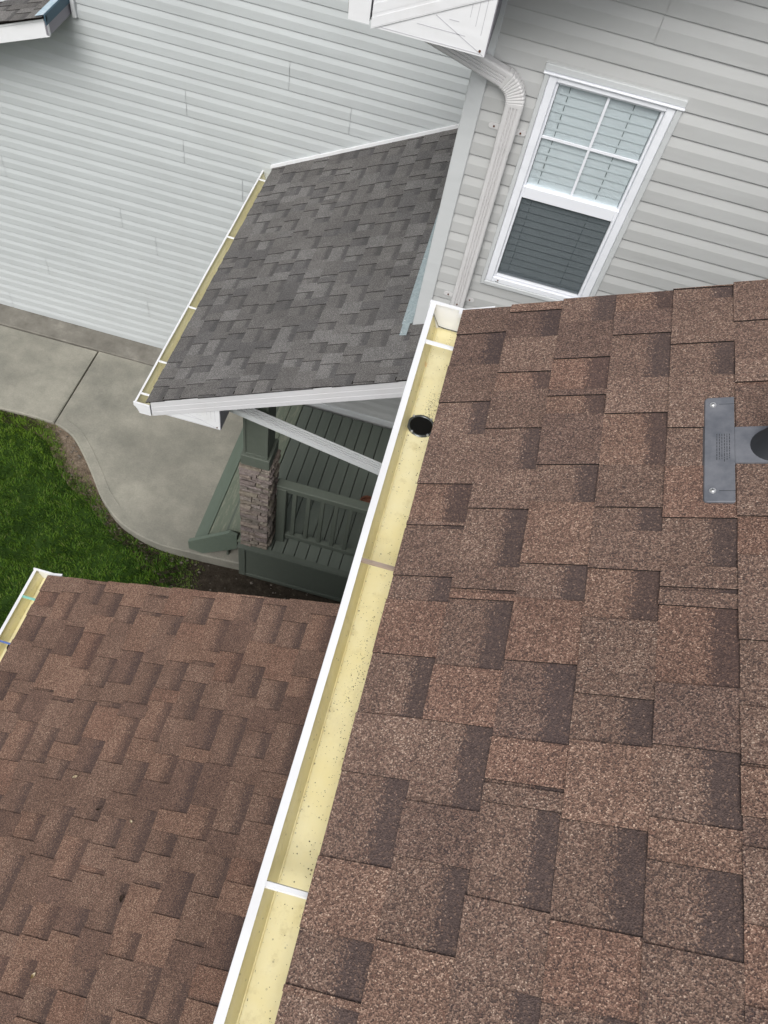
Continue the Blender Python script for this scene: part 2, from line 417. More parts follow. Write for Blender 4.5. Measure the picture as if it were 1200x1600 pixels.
# walkway
CURB = [(-9, 4.72), (-4.9, 4.64), (-4.392, 4.639), (-4.074, 4.651), (-3.785, 4.64), (-3.763, 4.64), (-3.541, 4.547), (-3.324, 4.353), (-3.113, 4.122), (-2.909, 3.897), (-2.613, 3.687), (-2.225, 3.583), (-1.82, 3.585), (-1.329, 3.613)]
def smooth_curve(P, k=4):
    out = []
    for i in range(len(P) - 1):
        p0 = P[max(i - 1, 0)]; p1 = P[i]; p2 = P[i + 1]; p3 = P[min(i + 2, len(P) - 1)]
        for s in range(k):
            t_ = s / k
            out.append(tuple(.5 * (2 * p1[a] + (p2[a] - p0[a]) * t_ + (2 * p0[a] - 5 * p1[a] + 4 * p2[a] - p3[a]) * t_ ** 2 + (3 * p1[a] - p0[a] - 3 * p2[a] + p3[a]) * t_ ** 3) for a in (0, 1)))
    out.append(P[-1]); return out
walk = thing('walkway', (-3.3, 5, -7.15), kind='structure')
def slab(pts, zt, zb, mat, bev=.012, name='concrete_slab'):
    # outline with an eased top edge
    n = len(pts); c = np.mean(pts, 0)
    P = np.array(pts, float)
    area = sum(P[i][0] * P[(i + 1) % n][1] - P[(i + 1) % n][0] * P[i][1] for i in range(n))
    if area < 0: P = P[::-1]
    tan = np.roll(P, -1, 0) - np.roll(P, 1, 0); nor = np.stack([tan[:, 1], -tan[:, 0]], 1); nor /= np.linalg.norm(nor, axis=1)[:, None] + 1e-9
    In = P - nor * bev
    v = [(x, y, zb) for x, y in P] + [(x, y, zt - bev) for x, y in P] + [(x, y, zt) for x, y in In]
    f = [tuple(range(2 * n, 3 * n)), tuple(range(n - 1, -1, -1))]
    for i in range(n):
        k = (i + 1) % n; f += [(i, k, n + k, n + i), (n + i, n + k, 2 * n + k, 2 * n + i)]
    return obj(name, v, f, mat, walk)
cv = smooth_curve(CURB)
left = [p for p in cv if p[0] <= -3.79]; right = [p for p in cv if p[0] > -3.785]
slab(left + [(-3.789, 4.645), (-3.789, 5.755), (-9, 5.72)], -7.150, -7.34, m_conc)
slab([(-3.777, 4.643)] + [p for p in right if p[0] > -3.76] + [(-1.25, 3.613), (-1.25, 5.78), (-3.777, 5.765)], -7.151, -7.34, m_conc)
slab([(-9, 5.728), (-3.78, 5.768), (-1.0, 5.79), (-1.0, 6.06), (-9, 6.06)], -7.143, -7.34, m_conc2, .008)
# sidewalk edge band poured along the curve (a shallow tooled line 12 cm in from the rim)
b = MB(); cc = [p for p in cv if -3.74 < p[0] < -2.7]
for i in range(len(cc) - 1):
    a, q = np.array(cc[i]), np.array(cc[i + 1]); d = (q - a) / np.linalg.norm(q - a); nn = np.array([-d[1], d[0]]); nn = nn if nn[1] > 0 else -nn
    o1 = a + nn * .10; o2 = q + nn * .10; o3 = q + nn * .106; o4 = a + nn * .106
    b.add([(o1[0], o1[1], -7.1495), (o2[0], o2[1], -7.1495), (o3[0], o3[1], -7.1465), (o4[0], o4[1], -7.1465), (o1[0], o1[1], -7.153), (o2[0], o2[1], -7.153), (o3[0], o3[1], -7.153), (o4[0], o4[1], -7.153)],
          [(0, 1, 2, 3), (0, 4, 5, 1), (3, 2, 6, 7)])
b.build('slab_ridge', m_conc, walk)

# lawn blades
cvx = np.array([p[0] for p in cv]); cvy = np.array([p[1] for p in cv])
def vnoise(x, y, s, seed):
    r = np.random.default_rng(seed); G = r.random((64, 64)); X = x * s + 100; Y = y * s + 100
    i = np.floor(X).astype(int); j = np.floor(Y).astype(int); fx = X - i; fy = Y - j; fx = fx * fx * (3 - 2 * fx); fy = fy * fy * (3 - 2 * fy)
    g = lambda a, b_: G[a % 64, b_ % 64]
    return (g(i, j) * (1 - fx) + g(i + 1, j) * fx) * (1 - fy) + (g(i, j + 1) * (1 - fx) + g(i + 1, j + 1) * fx) * fy
N = 180000
x = rng.uniform(-5.6, -1.15, N); y = rng.uniform(1.4, 4.75, N)
cy = np.interp(x, cvx, cvy); d = cy - y
nz = .6 * vnoise(x, y, 2.4, 1) + .4 * vnoise(x, y, 7, 2)
bare = np.clip((.07 + .26 * np.exp(-((x + 3.42) / .30) ** 2) - d) / .16, 0, 1) + np.clip((x + 1.95) / .4, 0, 1) * 1.2
keep = (d > .012) & (rng.random(N) > bare * 1.05 + (nz - .62) * .15)
x, y, d, nz, bare = x[keep], y[keep], d[keep], nz[keep], bare[keep]
N = len(x); z = ground_z(x, y) + .012 * np.sin(3.1 * x + 1.7 * y) * np.cos(2.3 * y - x) + .002
h = np.where(rng.random(N) < .08, 1.5, 1.0) * rng.uniform(.016, .044, N) * (1 - .5 * np.clip(bare, 0, 1)); a = rng.uniform(0, 2 * np.pi, N); w = rng.uniform(.0022, .0042, N)
clump = vnoise(x, y, 16, 5) * 6.28; a2 = clump + rng.normal(0, .7, N); le = h * rng.uniform(.3, 1.1, N)
bx, by = np.cos(a) * w, np.sin(a) * w; tx, ty = np.cos(a2) * le, np.sin(a2) * le
Vt = np.stack([np.stack([x - bx, y - by, z], 1), np.stack([x + bx, y + by, z], 1),
               np.stack([x + bx * .8 + tx * .4, y + by * .8 + ty * .4, z + h * .62], 1), np.stack([x - bx * .8 + tx * .4, y - by * .8 + ty * .4, z + h * .62], 1),
               np.stack([x + tx, y + ty, z + h], 1)], 1).reshape(-1, 3)
Vt[:, 2] += H0
i5 = np.arange(N) * 5
me = bpy.data.meshes.new('lawn_grass')
loops = np.stack([i5, i5 + 1, i5 + 2, i5 + 3, i5 + 3, i5 + 2, i5 + 4], 1).ravel()
me.vertices.add(len(Vt)); me.vertices.foreach_set('co', Vt.ravel())
me.loops.add(len(loops)); me.loops.foreach_set('vertex_index', loops)
me.polygons.add(2 * N); ls = np.stack([np.arange(N) * 7, np.arange(N) * 7 + 4], 1).ravel()
me.polygons.foreach_set('loop_start', ls)
me.update(); me.validate()
ca = me.color_attributes.new('Col', 'FLOAT_COLOR', 'POINT')
pat = vnoise(x, y, 1.3, 9); dry = np.clip(bare, 0, 1) * .7 + (rng.random(N) > .93) * .6
c1 = np.array([.026, .078, .006]); c2 = np.array([.130, .215, .018]); c3 = np.array([.26, .25, .10])
mixv = np.clip(.15 + .55 * pat + rng.normal(0, .22, N), 0, 1)[:, None]
cl = c1 * (1 - mixv) + c2 * mixv; cl = cl * (1 - dry[:, None] * .55) + c3 * dry[:, None] * .55
cl = np.concatenate([np.repeat(cl, 5, 0), np.ones((5 * N, 1))], 1)
ca.data.foreach_set('color', cl.ravel().astype(np.float32))
me.materials.append(m_grass)
go = bpy.data.objects.new('lawn_grass', me); COL.objects.link(go); go['kind'] = 'stuff'; go['label'] = 'short green lawn below the curved concrete walkway'; go['category'] = 'grass'
# matted thatch under the blades
V = []; F = []; nx, ny = 60, 40
for j in range(ny):
    for i in range(nx):
        xx = -8.8 + (6.75) * i / (nx - 1); top = float(np.interp(xx, cvx, cvy)) - .05 - .26 * math.exp(-((xx + 3.42) / .32) ** 2) - .25 * max(0, min(1, (xx + 2.45) / .4))
        yy = -3.9 + (top + 3.9) * (j / (ny - 1)) ** .6
        V.append((xx, yy, float(ground_z(xx, yy)) + .012 * math.sin(3.1 * xx + 1.7 * yy) * math.cos(2.3 * yy - xx) + .012 + .005 * math.sin(9 * xx) * math.sin(8 * yy) - (.06 if j == ny - 1 or i == nx - 1 else 0)))
for j in range(ny - 1):
    for i in range(nx - 1): q = j * nx + i; F.append((q, q + 1, q + 1 + nx, q + nx))
obj('lawn_thatch', V, F, m_lawn, smooth=True, kind='structure')
# pebbles on the bare soil
b = MB()
for k in range(360):
    if k < 200: px = random.uniform(-2.35, -.6); py = random.uniform(3.0, 3.56)
    else:
        px = random.uniform(-3.75, -2.3); py = float(np.interp(px, cvx, cvy)) - abs(random.gauss(0, .10)) - .02
    r = random.choice([.004, .005, .006, .008, .01, .014]) * random.uniform(.7, 1.3)
    zz = float(ground_z(px, py)) + r * .3 + .006
    v = []; ph = random.uniform(0, 6.28)
    for (dx, dy, dz) in ((1, 0, 0), (0, 1, 0), (-1, 0, 0), (0, -1, 0), (0, 0, .7), (0, 0, -.7)):
        cs, sn = math.cos(ph), math.sin(ph); s = r * random.uniform(.7, 1.3)
        v.append((px + (dx * cs - dy * sn) * s * 1.3, py + (dx * sn + dy * cs) * s, zz + dz * s))
    b.add(v, [(0, 1, 4), (1, 2, 4), (2, 3, 4), (3, 0, 4), (1, 0, 5), (2, 1, 5), (3, 2, 5), (0, 3, 5)])
b.build('gravel', m_peb, kind='stuff', label='small loose pebbles and clods on the bare soil strip beside the deck', category='gravel')

# ================================================================== SIDING
HC = .1165
def course_profile(z0, z1, ztop, zbot, yw):
    """Dutch-lap course between z0 (butt) and z1, clipped to [zbot, ztop]; returns (y,z) points from top down"""
    Hh = z1 - z0
    def out(z):
        r = (z - z0) / Hh
        if r < .56: return .0125
        if r > .985: return .0005
        s = (r - .56) / (.985 - .56); return .0125 * (1 - s) + .0005 * s
    zs = [z1, z1 - .015 * Hh, z0 + .86 * Hh, z0 + .74 * Hh, z0 + .62 * Hh, z0 + .56 * Hh, z0 + .54 * Hh, z0 + .02 * Hh]
    zs = [min(max(q, zbot), ztop) for q in zs]
    seen = []; [seen.append(q) for q in zs if q not in seen]
    if len(seen) < 2: return None
    pts = [(yw - out(q), q) for q in seen]
    if zbot <= z0 + 1e-4: pts += [(yw - .0112, z0 + .0005), (yw - .001, z0 + .001)]
    return pts
def siding(wall, x0, x1, yw, ztop, zbot, zbase, hole=None, joints=(), mat=None):
    """rows of double-course vinyl panels; zbase = butt height of one panel"""
    k0 = math.floor((zbot - zbase) / (2 * HC)); k1 = math.ceil((ztop - zbase) / (2 * HC))
    for k in range(k0, k1):
        zb = zbase + 2 * HC * k
        js = sorted([j[0] for j in joints if zb - .02 < j[1] < zb + .16])
        if js: xs = [x0] + js + [x1]
        elif joints and random.random() < .0: xs = [x0, x1]
        else: xs = [x0, x1]
        for s in range(len(xs) - 1):
            a, c = xs[s], xs[s + 1]
            lift = .0016 * (s % 2)
            segs = {}
            for m in (0, 1):
                z0 = zb + HC * m; z1 = z0 + HC
                if z1 <= zbot or z0 >= ztop: continue
                def put(key, xa, xb, zt, zbm):
                    if xb - xa < .004: return
                    p = course_profile(z0, z1, min(zt, ztop), max(zbm, zbot), yw - lift)
                    if p is None: return
                    segs.setdefault(key, MB()).strip(p, xa, xb, 'x')
                    if s > 0 and abs(xa - a) < 1e-6:      # cut end of the overlapping sheet
                        segs[key].strip([(q[0] + .0, q[1]) for q in p], xa, xa - .0001, 'x')
                if hole and z1 > hole[2] and z0 < hole[3] and c > hole[0] and a < hole[1]:
                    put('L', a, min(hole[0], c), z1, z0); put('R', max(hole[1], a), c, z1, z0)
                    if z1 > hole[3]: put('M', max(hole[0], a), min(hole[1], c), z1, max(z0, hole[3]))
                    if z0 < hole[2]: put('M2', max(hole[0], a), min(hole[1], c), min(z1, hole[2]), z0)
                else: put('L', a, c - (0 if s == len(xs) - 2 else (.0042 if yw > 5 else .0012)), z1, z0)
            for key, mbx in segs.items():
                o = mbx.build('siding_panel', mat, wall)

# ---------- far house: long pale wall with the small roof
far = thing('house', (-3.3, 6.3, -7.15), 'long pale grey sided house wall rising from the walkway at the far left', 'house')
wl_ = MB(); wl_.box((-7.5, 6.053, -7.3), (.6, 9.5, -1.2)); wallL = wl_.build('wall', m_sideL, far)
JL = [(-2.37, -3.436), (-1.715, -3.656), (-1.19, -3.888), (-2.60, -4.122), (-2.656, -4.58), (-4.19, -4.371), (-4.52, -5.281), (-3.37, -5.514), (-3.033, -5.74), (-2.113, -4.81), (-4.345, -6.443), (-4.94, -7.138), (-3.224, -6.666)]
siding(wallL, -7.5, -.15, 6.05, -1.3, -7.138, -7.138, joints=[(a, b_) for a, b_ in JL], mat=m_sideL)
# shed bump-out roof, top left
bt = math.radians(20)
def shed():
    ux, uz = math.cos(bt), math.sin(bt)
    x1, z1 = -3.51, -3.345      # top right of the rake
    rf = MB(); L = 1.9
    def P(a, y, t_): return (x1 - ux * a - uz * t_, y, z1 - uz * a + ux * t_)
    rf.hexa([P(L, 5.64, -.02), P(0, 5.64, -.02), P(0, 6.05, -.02), P(L, 6.05, -.02), P(L, 5.64, 0), P(0, 5.64, 0), P(0, 6.05, 0), P(L, 6.05, 0)])
    roof = rf.build('roof', m_edge, far)
    th_ = -math.radians(0)
    u = np.array([ux, 0, uz]); n = np.array([-uz, 0, ux]); dist = float(np.dot(n, [x1, 0, z1])); U1 = float(np.dot(u, [x1, 0, z1]))
    for k in range(9):
        ui = U1 - E * (k + 1) - .02
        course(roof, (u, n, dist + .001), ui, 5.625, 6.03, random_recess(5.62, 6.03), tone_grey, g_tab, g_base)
    f = MB()   # rake fascia with a shingle-mould line
    def D(a, y, d_): q = P(a, y, -.006); return (q[0], y, q[2] - d_)
    f.hexa([D(L, 5.655, .155), D(0, 5.655, .155), D(0, 5.68, .155), D(L, 5.68, .155), D(L, 5.655, 0), D(0, 5.655, 0), D(0, 5.68, 0), D(L, 5.68, 0)])
    f.hexa([D(L, 5.648, .032), D(.01, 5.648, .032), D(.01, 5.6548, .032), D(L, 5.6548, .032), D(L, 5.648, .001), D(.01, 5.648, .001), D(.01, 5.6548, .001), D(L, 5.6548, .001)])
    f.build('fascia', m_white, far)
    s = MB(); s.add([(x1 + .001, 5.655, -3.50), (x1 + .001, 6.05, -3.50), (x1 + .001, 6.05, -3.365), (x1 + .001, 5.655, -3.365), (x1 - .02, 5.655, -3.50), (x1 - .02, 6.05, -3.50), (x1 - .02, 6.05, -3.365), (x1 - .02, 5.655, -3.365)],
          [(0, 1, 2, 3), (7, 6, 5, 4), (0, 4, 5, 1), (3, 2, 6, 7), (0, 3, 7, 4), (1, 5, 6, 2)]); label(s.build('fascia', m_sideshade, far), 'side of the small roof, its shade coloured in as grey')
    fl = MB(); fl.hexa([P(.07, 5.63, .010), P(-.008, 5.63, .010), P(-.008, 6.04, .010), P(.07, 6.04, .010), P(.07, 5.63, .013), P(-.008, 5.63, .013), P(-.008, 6.04, .013), P(.07, 6.04, .013)])
    label(fl.build('flashing', m_lblue, far), 'pale blue metal edge strip on the small roof')
    fb = MB(); fb.box((x1 + .004, 5.63, -3.41), (x1 + .012, 6.04, -3.335)); fb.box((x1 - .012, 5.640, -3.385), (x1 + .012, 5.654, -3.345)); fb.build('drip_edge', m_blue, far)
shed()
jc = MB(); jc.bbox((-3.497, 6.012, -3.52), (-3.462, 6.052, -1.3), .004); jc.build('corner_channel', m_trimg, far)

# ---------- middle house: window wall, porch roof, upper eave
YW = 3.71
mid = thing('house', (.8, 5, -7.15), 'grey sided house with the white window and the charcoal porch roof', 'house')
b = MB()
b.box((-.125, YW + .003, -7.3), (.128, YW + .08, -1.0)); b.box((.768, YW + .003, -7.3), (3.6, YW + .08, -1.0))
b.box((.128, YW + .003, -7.3), (.768, YW + .08, -3.02)); b.box((.128, YW + .003, -1.82), (.768, YW + .08, -1.0))
b.box((-.155, YW + .081, -7.3), (-.06, 6.045, -1.0))
wallR = b.build('wall', m_sideR, mid)
WIN = (.130, .767, -3.030, -1.795)
siding(wallR, -.115, 3.2, YW, -1.0, -3.9, -1.8336, hole=WIN, joints=[(.53, -1.6006), (1.95, -2.30), (1.4, -1.3676)], mat=m_sideR)
# corner trim (L-shaped post)
b = MB(); b.bbox((-.196, YW - .024, -3.497), (-.114, YW + .001, -1.2), .004); b.bbox((-.196, YW + .0012, -3.50), (-.172, YW + .075, -1.2), .004); b.build('corner_trim', m_trimg, mid)
# front wall at the back of the porch
b = MB(); b.box((-1.235, 5.462, -7.0), (-.15, 5.60, -4.32)); pw = b.build('wall', m_sideR, mid)
siding(pw, -1.235, -.15, 5.458, -4.35, -6.60, -6.60, mat=m_sideR)
b = MB(); b.bbox((-1.235, 5.425, -6.655), (-.15, 5.461, -6.585)); b.bbox((-1.262, 5.43, -6.65), (-1.236, 5.61, -4.33)); b.build('base_trim', m_trimg, mid)

# window
wt = thing('window', (.445, YW, -2.4), parent=mid)
b = MB()      # grey surround channel
b.bbox((.128, YW - .028, -3.039), (.150, YW + .06, -1.822), .003); b.bbox((.739, YW - .028, -3.039), (.767, YW + .06, -1.822), .003)
b.bbox((.150, YW - .028, -3.039), (.739, YW + .06, -3.012), .003)
b.bbox((.120, YW - .026, -1.813), (.770, YW + .02, -1.782), .003)
b.build('surround', m_trimg, wt)
b = MB(); b.bbox((.120, YW - .036, -1.8245), (.772, YW - .002, -1.8145), .003); b.build('drip_cap', m_whitecl, wt)
def frame(mb, x0, x1, z0, z1, wl, wr, wb, wt_, ya, yb, bev=.004):
    mb.bbox((x0, ya, z0), (x0 + wl, yb, z1), bev); mb.bbox((x1 - wr, ya, z0), (x1, yb, z1), bev)
    mb.bbox((x0 + wl, ya, z0), (x1 - wr, yb, z0 + wb), bev); mb.bbox((x0 + wl, ya, z1 - wt_), (x1 - wr, yb, z1), bev)
b = MB(); frame(b, .1505, .7385, -3.0115, -1.826, .040, .040, .034, .028, YW - .022, YW + .055); b.build('frame', m_whitecl, wt)
b = MB(); frame(b, .1915, .6975, -2.415, -1.855, .013, .013, .026, .013, YW - .004, YW + .03, .003); b.build('sash', m_whitecl, wt)
b = MB(); frame(b, .1915, .6975, -2.9765, -2.390, .013, .016, .014, .066, YW - .012, YW + .022, .003); b.build('sash', m_whitecl, wt)
for x0, x1, z0, z1 in ((.2045, .6845, -2.389, -1.868),):
    b = MB(); b.box((x0, YW + .012, z0), (x1, YW + .016, z1)); b.build('pane', m_glass, wt)
b = MB(); b.box((.2045, YW + .010, -2.9625), (.6815, YW + .014, -2.456)); b.build('pane', m_glass, wt)
b = MB(); b.add([(.2045, YW + .004, -2.9625), (.6815, YW + .004, -2.9625), (.6815, YW + .004, -2.456), (.2045, YW + .004, -2.456)], [(0, 1, 2, 3)]); label(b.build('insect_screen', m_screen, wt), 'dark insect screen over the lower sash')
b = MB(); b.box((.4345, YW + .002, -2.389), (.4465, YW + .011, -1.868)); b.build('muntin', m_whitecl, wt)
b = MB(); b.box((.2045, YW + .003, -2.132), (.4345, YW + .010, -2.120)); b.box((.4465, YW + .003, -2.132), (.6845, YW + .010, -2.120)); b.build('muntin', m_whitecl, wt)
zz = -1.875
while zz > -2.93:      # closed blind: overlapping slats
    b = MB(); y0 = YW + .026; j = random.uniform(-.0012, .0012); low = zz < -2.41; gap = .0115 if low else -.003; bk = .008 if low else .003
    b.hexa([(.208, y0 - .004, zz - .0425 + gap), (.682, y0 - .004, zz - .0425 + gap), (.682, y0 - .001, zz - .0425 + gap), (.208, y0 - .001, zz - .0425 + gap),
            (.208, y0 + bk + j, zz), (.682, y0 + bk + j, zz), (.682, y0 + bk + .003 + j, zz), (.208, y0 + bk + .003 + j, zz)])
    b.build('blind_slat', m_blind, wt); zz -= .0430
b = MB()
for cx in (.262, .565):
    z_ = -1.88
    while z_ > -2.92:
        b.box((cx - .0015, YW + .019, z_ - .026), (cx + .0015, YW + .0205, z_)); z_ -= .043
b.build('blind_cord', m_cord, wt)
b = MB(); b.box((.208, YW + .035, -2.962), (.682, YW + .055, -2.940)); b.build('blind_rail', m_blind, wt)
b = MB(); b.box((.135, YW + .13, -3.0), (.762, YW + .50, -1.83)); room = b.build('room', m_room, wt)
b = MB()
for (sx, sz) in ((.222, -2.992), (.655, -2.992)): b.cyl((sx, YW - .0225, sz), (sx, YW - .025, sz), .004, n=8)
b.build('screw', m_rust, wt)
b = MB()
for (sx, w_) in ((.208, .02), (.645, .025)): b.box((sx, YW - .0226, -3.0065), (sx + w_, YW - .0222, -3.0025))
b.build('weep_slot', m_cord, wt)

# ---------- K-style gutter
def gutter(parent, xo, zt, y0, y1, mat_in, wid=.127, dep=.10, lip=.018, cap_mat=None, holes=(), lipm=None, near_cap=True, far_cap=True, hook=None):
    """xo = outer edge, opening faces up, runs along y"""
    X = lambda a: xo + a; Z = lambda d_: zt - d_
    outer = [(X(0), Z(0)), (X(-.001), Z(.012)), (X(.000), Z(.030)), (X(.010), Z(.040)), (X(.022), Z(.062)), (X(.030), Z(.088)), (X(.034), Z(dep + .006)), (X(wid - .002), Z(dep + .006)), (X(wid), Z(-.01))]
    inner = [(X(lip), Z(.0035)), (X(lip), Z(.006)), (X(.003), Z(.006)), (X(.003), Z(.028)), (X(.012), Z(.039)), (X(.024), Z(.061)), (X(.030), Z(dep - .010)), (X(.0345), Z(dep + .001)), (X(.0355), Z(dep + .005)), (X(.0375), Z(dep + .005)), (X(.0395), Z(dep)), (X(.060), Z(dep - .001)), (X(.095), Z(dep)), (X(wid - .003), Z(dep - .001)), (X(wid - .002), Z(-.01))]
    b = MB()
    ys = np.linspace(y0, y1, max(2, int((y1 - y0) / .25)))
    wob = [random.uniform(-.0012, .0012) for _ in ys]
    for i in range(len(ys) - 1):
        for prof, m in ((outer, 0), ([(X(0), Z(0)), (X(lip), Z(0)), (X(lip), Z(.0035))], 0), (inner, 1)):
            n = len(prof); v = [(p[0] + wob[i], ys[i], p[1]) for p in prof] + [(p[0] + wob[i + 1], ys[i + 1], p[1]) for p in prof]
            b.add(v, [(k, k + 1, n + k + 1, n + k) for k in range(n - 1)], m)
    g = b.build('gutter', [m_white, mat_in], parent)
    capo = [(X(-.003), Z(-.003)), (X(-.004), Z(.012)), (X(-.003), Z(.032)), (X(.008), Z(.043)), (X(.019), Z(.064)), (X(.027), Z(.09)), (X(.031), Z(dep + .009)), (X(wid), Z(dep + .009)), (X(wid), Z(-.003))]
    for on, yy, dr in ((near_cap, y0, -1), (far_cap, y1, 1)):
        if not on: continue
        c = MB(); c.prism(capo, yy + dr * .0005, yy + dr * .003, 'y', 0)
        c.prism([(capo[0]), (capo[0][0], capo[0][1] - .0), (X(wid), Z(-.003)), (X(wid), Z(.004)), (X(-.003), Z(.004))], yy - dr * .010, yy - dr * .0 , 'y', 0) if False else None
        c.box((X(-.003), yy - .006, Z(-.004)), (X(wid), yy + .006, Z(-.0005)), 0)
        fixn(c.build('end_cap', [cap_mat or m_white], g))
    return g
def hanger(g, x0, x1, z, y, r, mat, skew=0.0, lab=None):
    b = MB(); b.hexa([(x0, y - r, z - r * .45), (x1, y - r + skew, z - r * .45), (x1, y + r + skew, z - r * .45), (x0, y + r, z - r * .45),
                      (x0, y - r * .65, z + r * .45), (x1, y - r * .65 + skew, z + r * .45), (x1, y + r * .65 + skew, z + r * .45), (x0, y + r * .65, z + r * .45)])
    o = b.build('hanger', mat, g)
    if lab: o['label'] = lab
    return o

# ---------- porch roof (charcoal)
GF = plane_frame(28, 3.0)
gu, gn, gd = GF
pr = MB()
def GP(x, y, t_):
    p = gu * ((x) / gu[0]) ; # point on plane through origin
    a = (x - gn[0] * (gd + t_)) / gu[0]
    q = gu * a + gn * (gd + t_); return (float(q[0]), y, float(q[2]))
XR = .02
pr.hexa([GP(-1.815, 3.215, -.03), GP(XR, 3.215, -.03), GP(XR, 6.045, -.03), GP(-1.815, 6.045, -.03), GP(-1.815, 3.215, -.003), GP(XR, 3.215, -.003), GP(XR, 6.045, -.003), GP(-1.815, 6.045, -.003)])
xr, zr = GP(XR, 0, 0)[0], GP(XR, 0, 0)[2]
pr.hexa([(xr, 3.215, zr - .03), (xr + 1.5, 3.215, zr - .03 - .8), (xr + 1.5, YW - .01, zr - .03 - .8), (xr, YW - .01, zr - .03), (xr, 3.215, zr), (xr + 1.5, 3.215, zr - .8), (xr + 1.5, YW - .01, zr - .8), (xr, YW - .01, zr)])
proof = pr.build('porch_roof', m_edge, mid)
a0 = (-1.828 - gn[0] * gd) / gu[0]
for k in range(15):
    ui = a0 + k * E
    if ui > (XR - gn[0] * gd) / gu[0] - .03: break
    x_here = float((gu * (ui + E) + gn * gd)[0])
    far_y = 6.035 if x_here < -.16 else 3.70
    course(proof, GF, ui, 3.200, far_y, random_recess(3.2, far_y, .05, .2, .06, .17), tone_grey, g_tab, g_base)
# rake fascia, near side
def rake_fascia(parent, xa, xb, zline, y, drop, thick=.02, mat=m_fascia, name='fascia', lines=3):
    """zline(x) = height of the roof underside at x"""
    b = MB()
    def q(x, d_, yy): return (x, yy, zline(x) - d_)
    b.hexa([q(xa, drop, y), q(xb, drop, y), q(xb, drop, y + thick), q(xa, drop, y + thick), q(xa, .0, y), q(xb, .0, y), q(xb, 0, y + thick), q(xa, 0, y + thick)])
    for i in range(lines):
        d0 = drop * (i + .18) / lines; d1 = drop * (i + .9) / lines
        b.hexa([q(xa, d1, y - .0010), q(xb, d1, y - .0010), q(xb, d1, y - .0002), q(xa, d1, y - .0002), q(xa, d0, y - .0016), q(xb, d0, y - .0016), q(xb, d0, y - .0002), q(xa, d0, y - .0002)])
    return b.build(name, mat, parent)
zg = lambda x: GP(x, 0, -.006)[2]
rake_fascia(mid, -1.80, XR, zg, 3.205, .150)
th28 = math.radians(28.06); ru = np.array([-math.cos(th28), 0, math.sin(th28)]); rn = np.array([math.sin(th28), 0, math.cos(th28)])
rd = float(np.dot(rn, [xr, 0, zr])); ru1 = float(np.dot(ru, [xr, 0, zr]))
for k in range(12): course(proof, (ru, rn, rd), ru1 - E * (k + 1) - .004, 3.200, 3.69, random_recess(3.2, 3.69), tone_grey, g_tab, g_base)
rake_fascia(mid, XR, 1.4, lambda x: zr - (x - XR) * .533, 3.205, .150)
b = MB(); b.hexa([(-1.83, 3.207, zg(-1.83) + .003), (XR, 3.207, zg(XR) + .003), (XR, 3.235, zg(XR) + .003), (-1.83, 3.235, zg(-1.83) + .003), (-1.83, 3.207, zg(-1.83) + .007), (XR, 3.207, zg(XR) + .007), (XR, 3.235, zg(XR) + .007), (-1.83, 3.235, zg(-1.83) + .007)])
b.build('drip_edge', m_edge, mid)
# cornice return box
def cornice(parent, xa, xb, zb, ztop_fn, y, depth, mat=m_white, side=m_sideshade):
    b = MB(); za = ztop_fn(xa); zb2 = ztop_fn(xb)
    poly = [(xa, zb + .0), (xb, zb + .018 if False else zb), (xb, zb2), (xa, max(za, zb + .01))]
    b.prism([(p[0], p[1]) for p in poly], y, y + depth, 'y', 0)
    # mitre and panel lines as raised flat battens
    def bar(p, q, w=.004, yo=.0009):
        w = min(w, .0016)
        p, q = np.array(p), np.array(q); d_ = (q - p) / np.linalg.norm(q - p); n_ = np.array([-d_[1], d_[0]]) * w
        b.hexa([(p[0] - n_[0], y - yo, p[1] - n_[1]), (q[0] - n_[0], y - yo, q[1] - n_[1]), (q[0] - n_[0], y - .0002, q[1] - n_[1]), (p[0] - n_[0], y - .0002, p[1] - n_[1]),
                (p[0] + n_[0], y - yo, p[1] + n_[1]), (q[0] + n_[0], y - yo, q[1] + n_[1]), (q[0] + n_[0], y - .0002, q[1] + n_[1]), (p[0] + n_[0], y - .0002, p[1] + n_[1])], 1)
    W_ = xb - xa
    bar((xb - .006, zb + .004), (xa + W_ * .52, zb + (ztop_fn(xa + W_ * .52) - zb) * .92), .002)
    bar((xa + .03, zb + .008), (xb - .02, zb + .008), .004)
    for f_ in (.35, .62):
        bar((xa + W_ * (f_ + .02), zb + (zb2 - zb) * f_ * .75), (xb - W_ * .10 - W_ * .28 * f_, zb + (zb2 - zb) * f_ * .75 + .0), .0015)
    for f_ in (.07, .13, .19):
        bar((xb - W_ * f_, zb + (zb2 - zb) * (.2 + f_ * 2.0)), (xb - W_ * f_, ztop_fn(xb - W_ * f_) - .005), .0012)
    o = fixn(b.build('cornice_return', [mat, m_joint], parent))
    s = MB(); s.box((xb + .0004, y + .003, zb), (xb + .004, y + depth, zb2)); s.build('cornice_side_shade', side, parent)  # thin sheet over the white box end, its shade painted as dark grey
    r = MB(); r.cyl((xb - .022, y - .0005, zb + .02), (xb - .022, y - .004, zb + .02), .005, n=8); r.build('screw', m_rust, parent)
    return o
cornice(mid, -1.785, -1.308, -4.470, lambda x: zg(x) - .149, 3.213, .36)
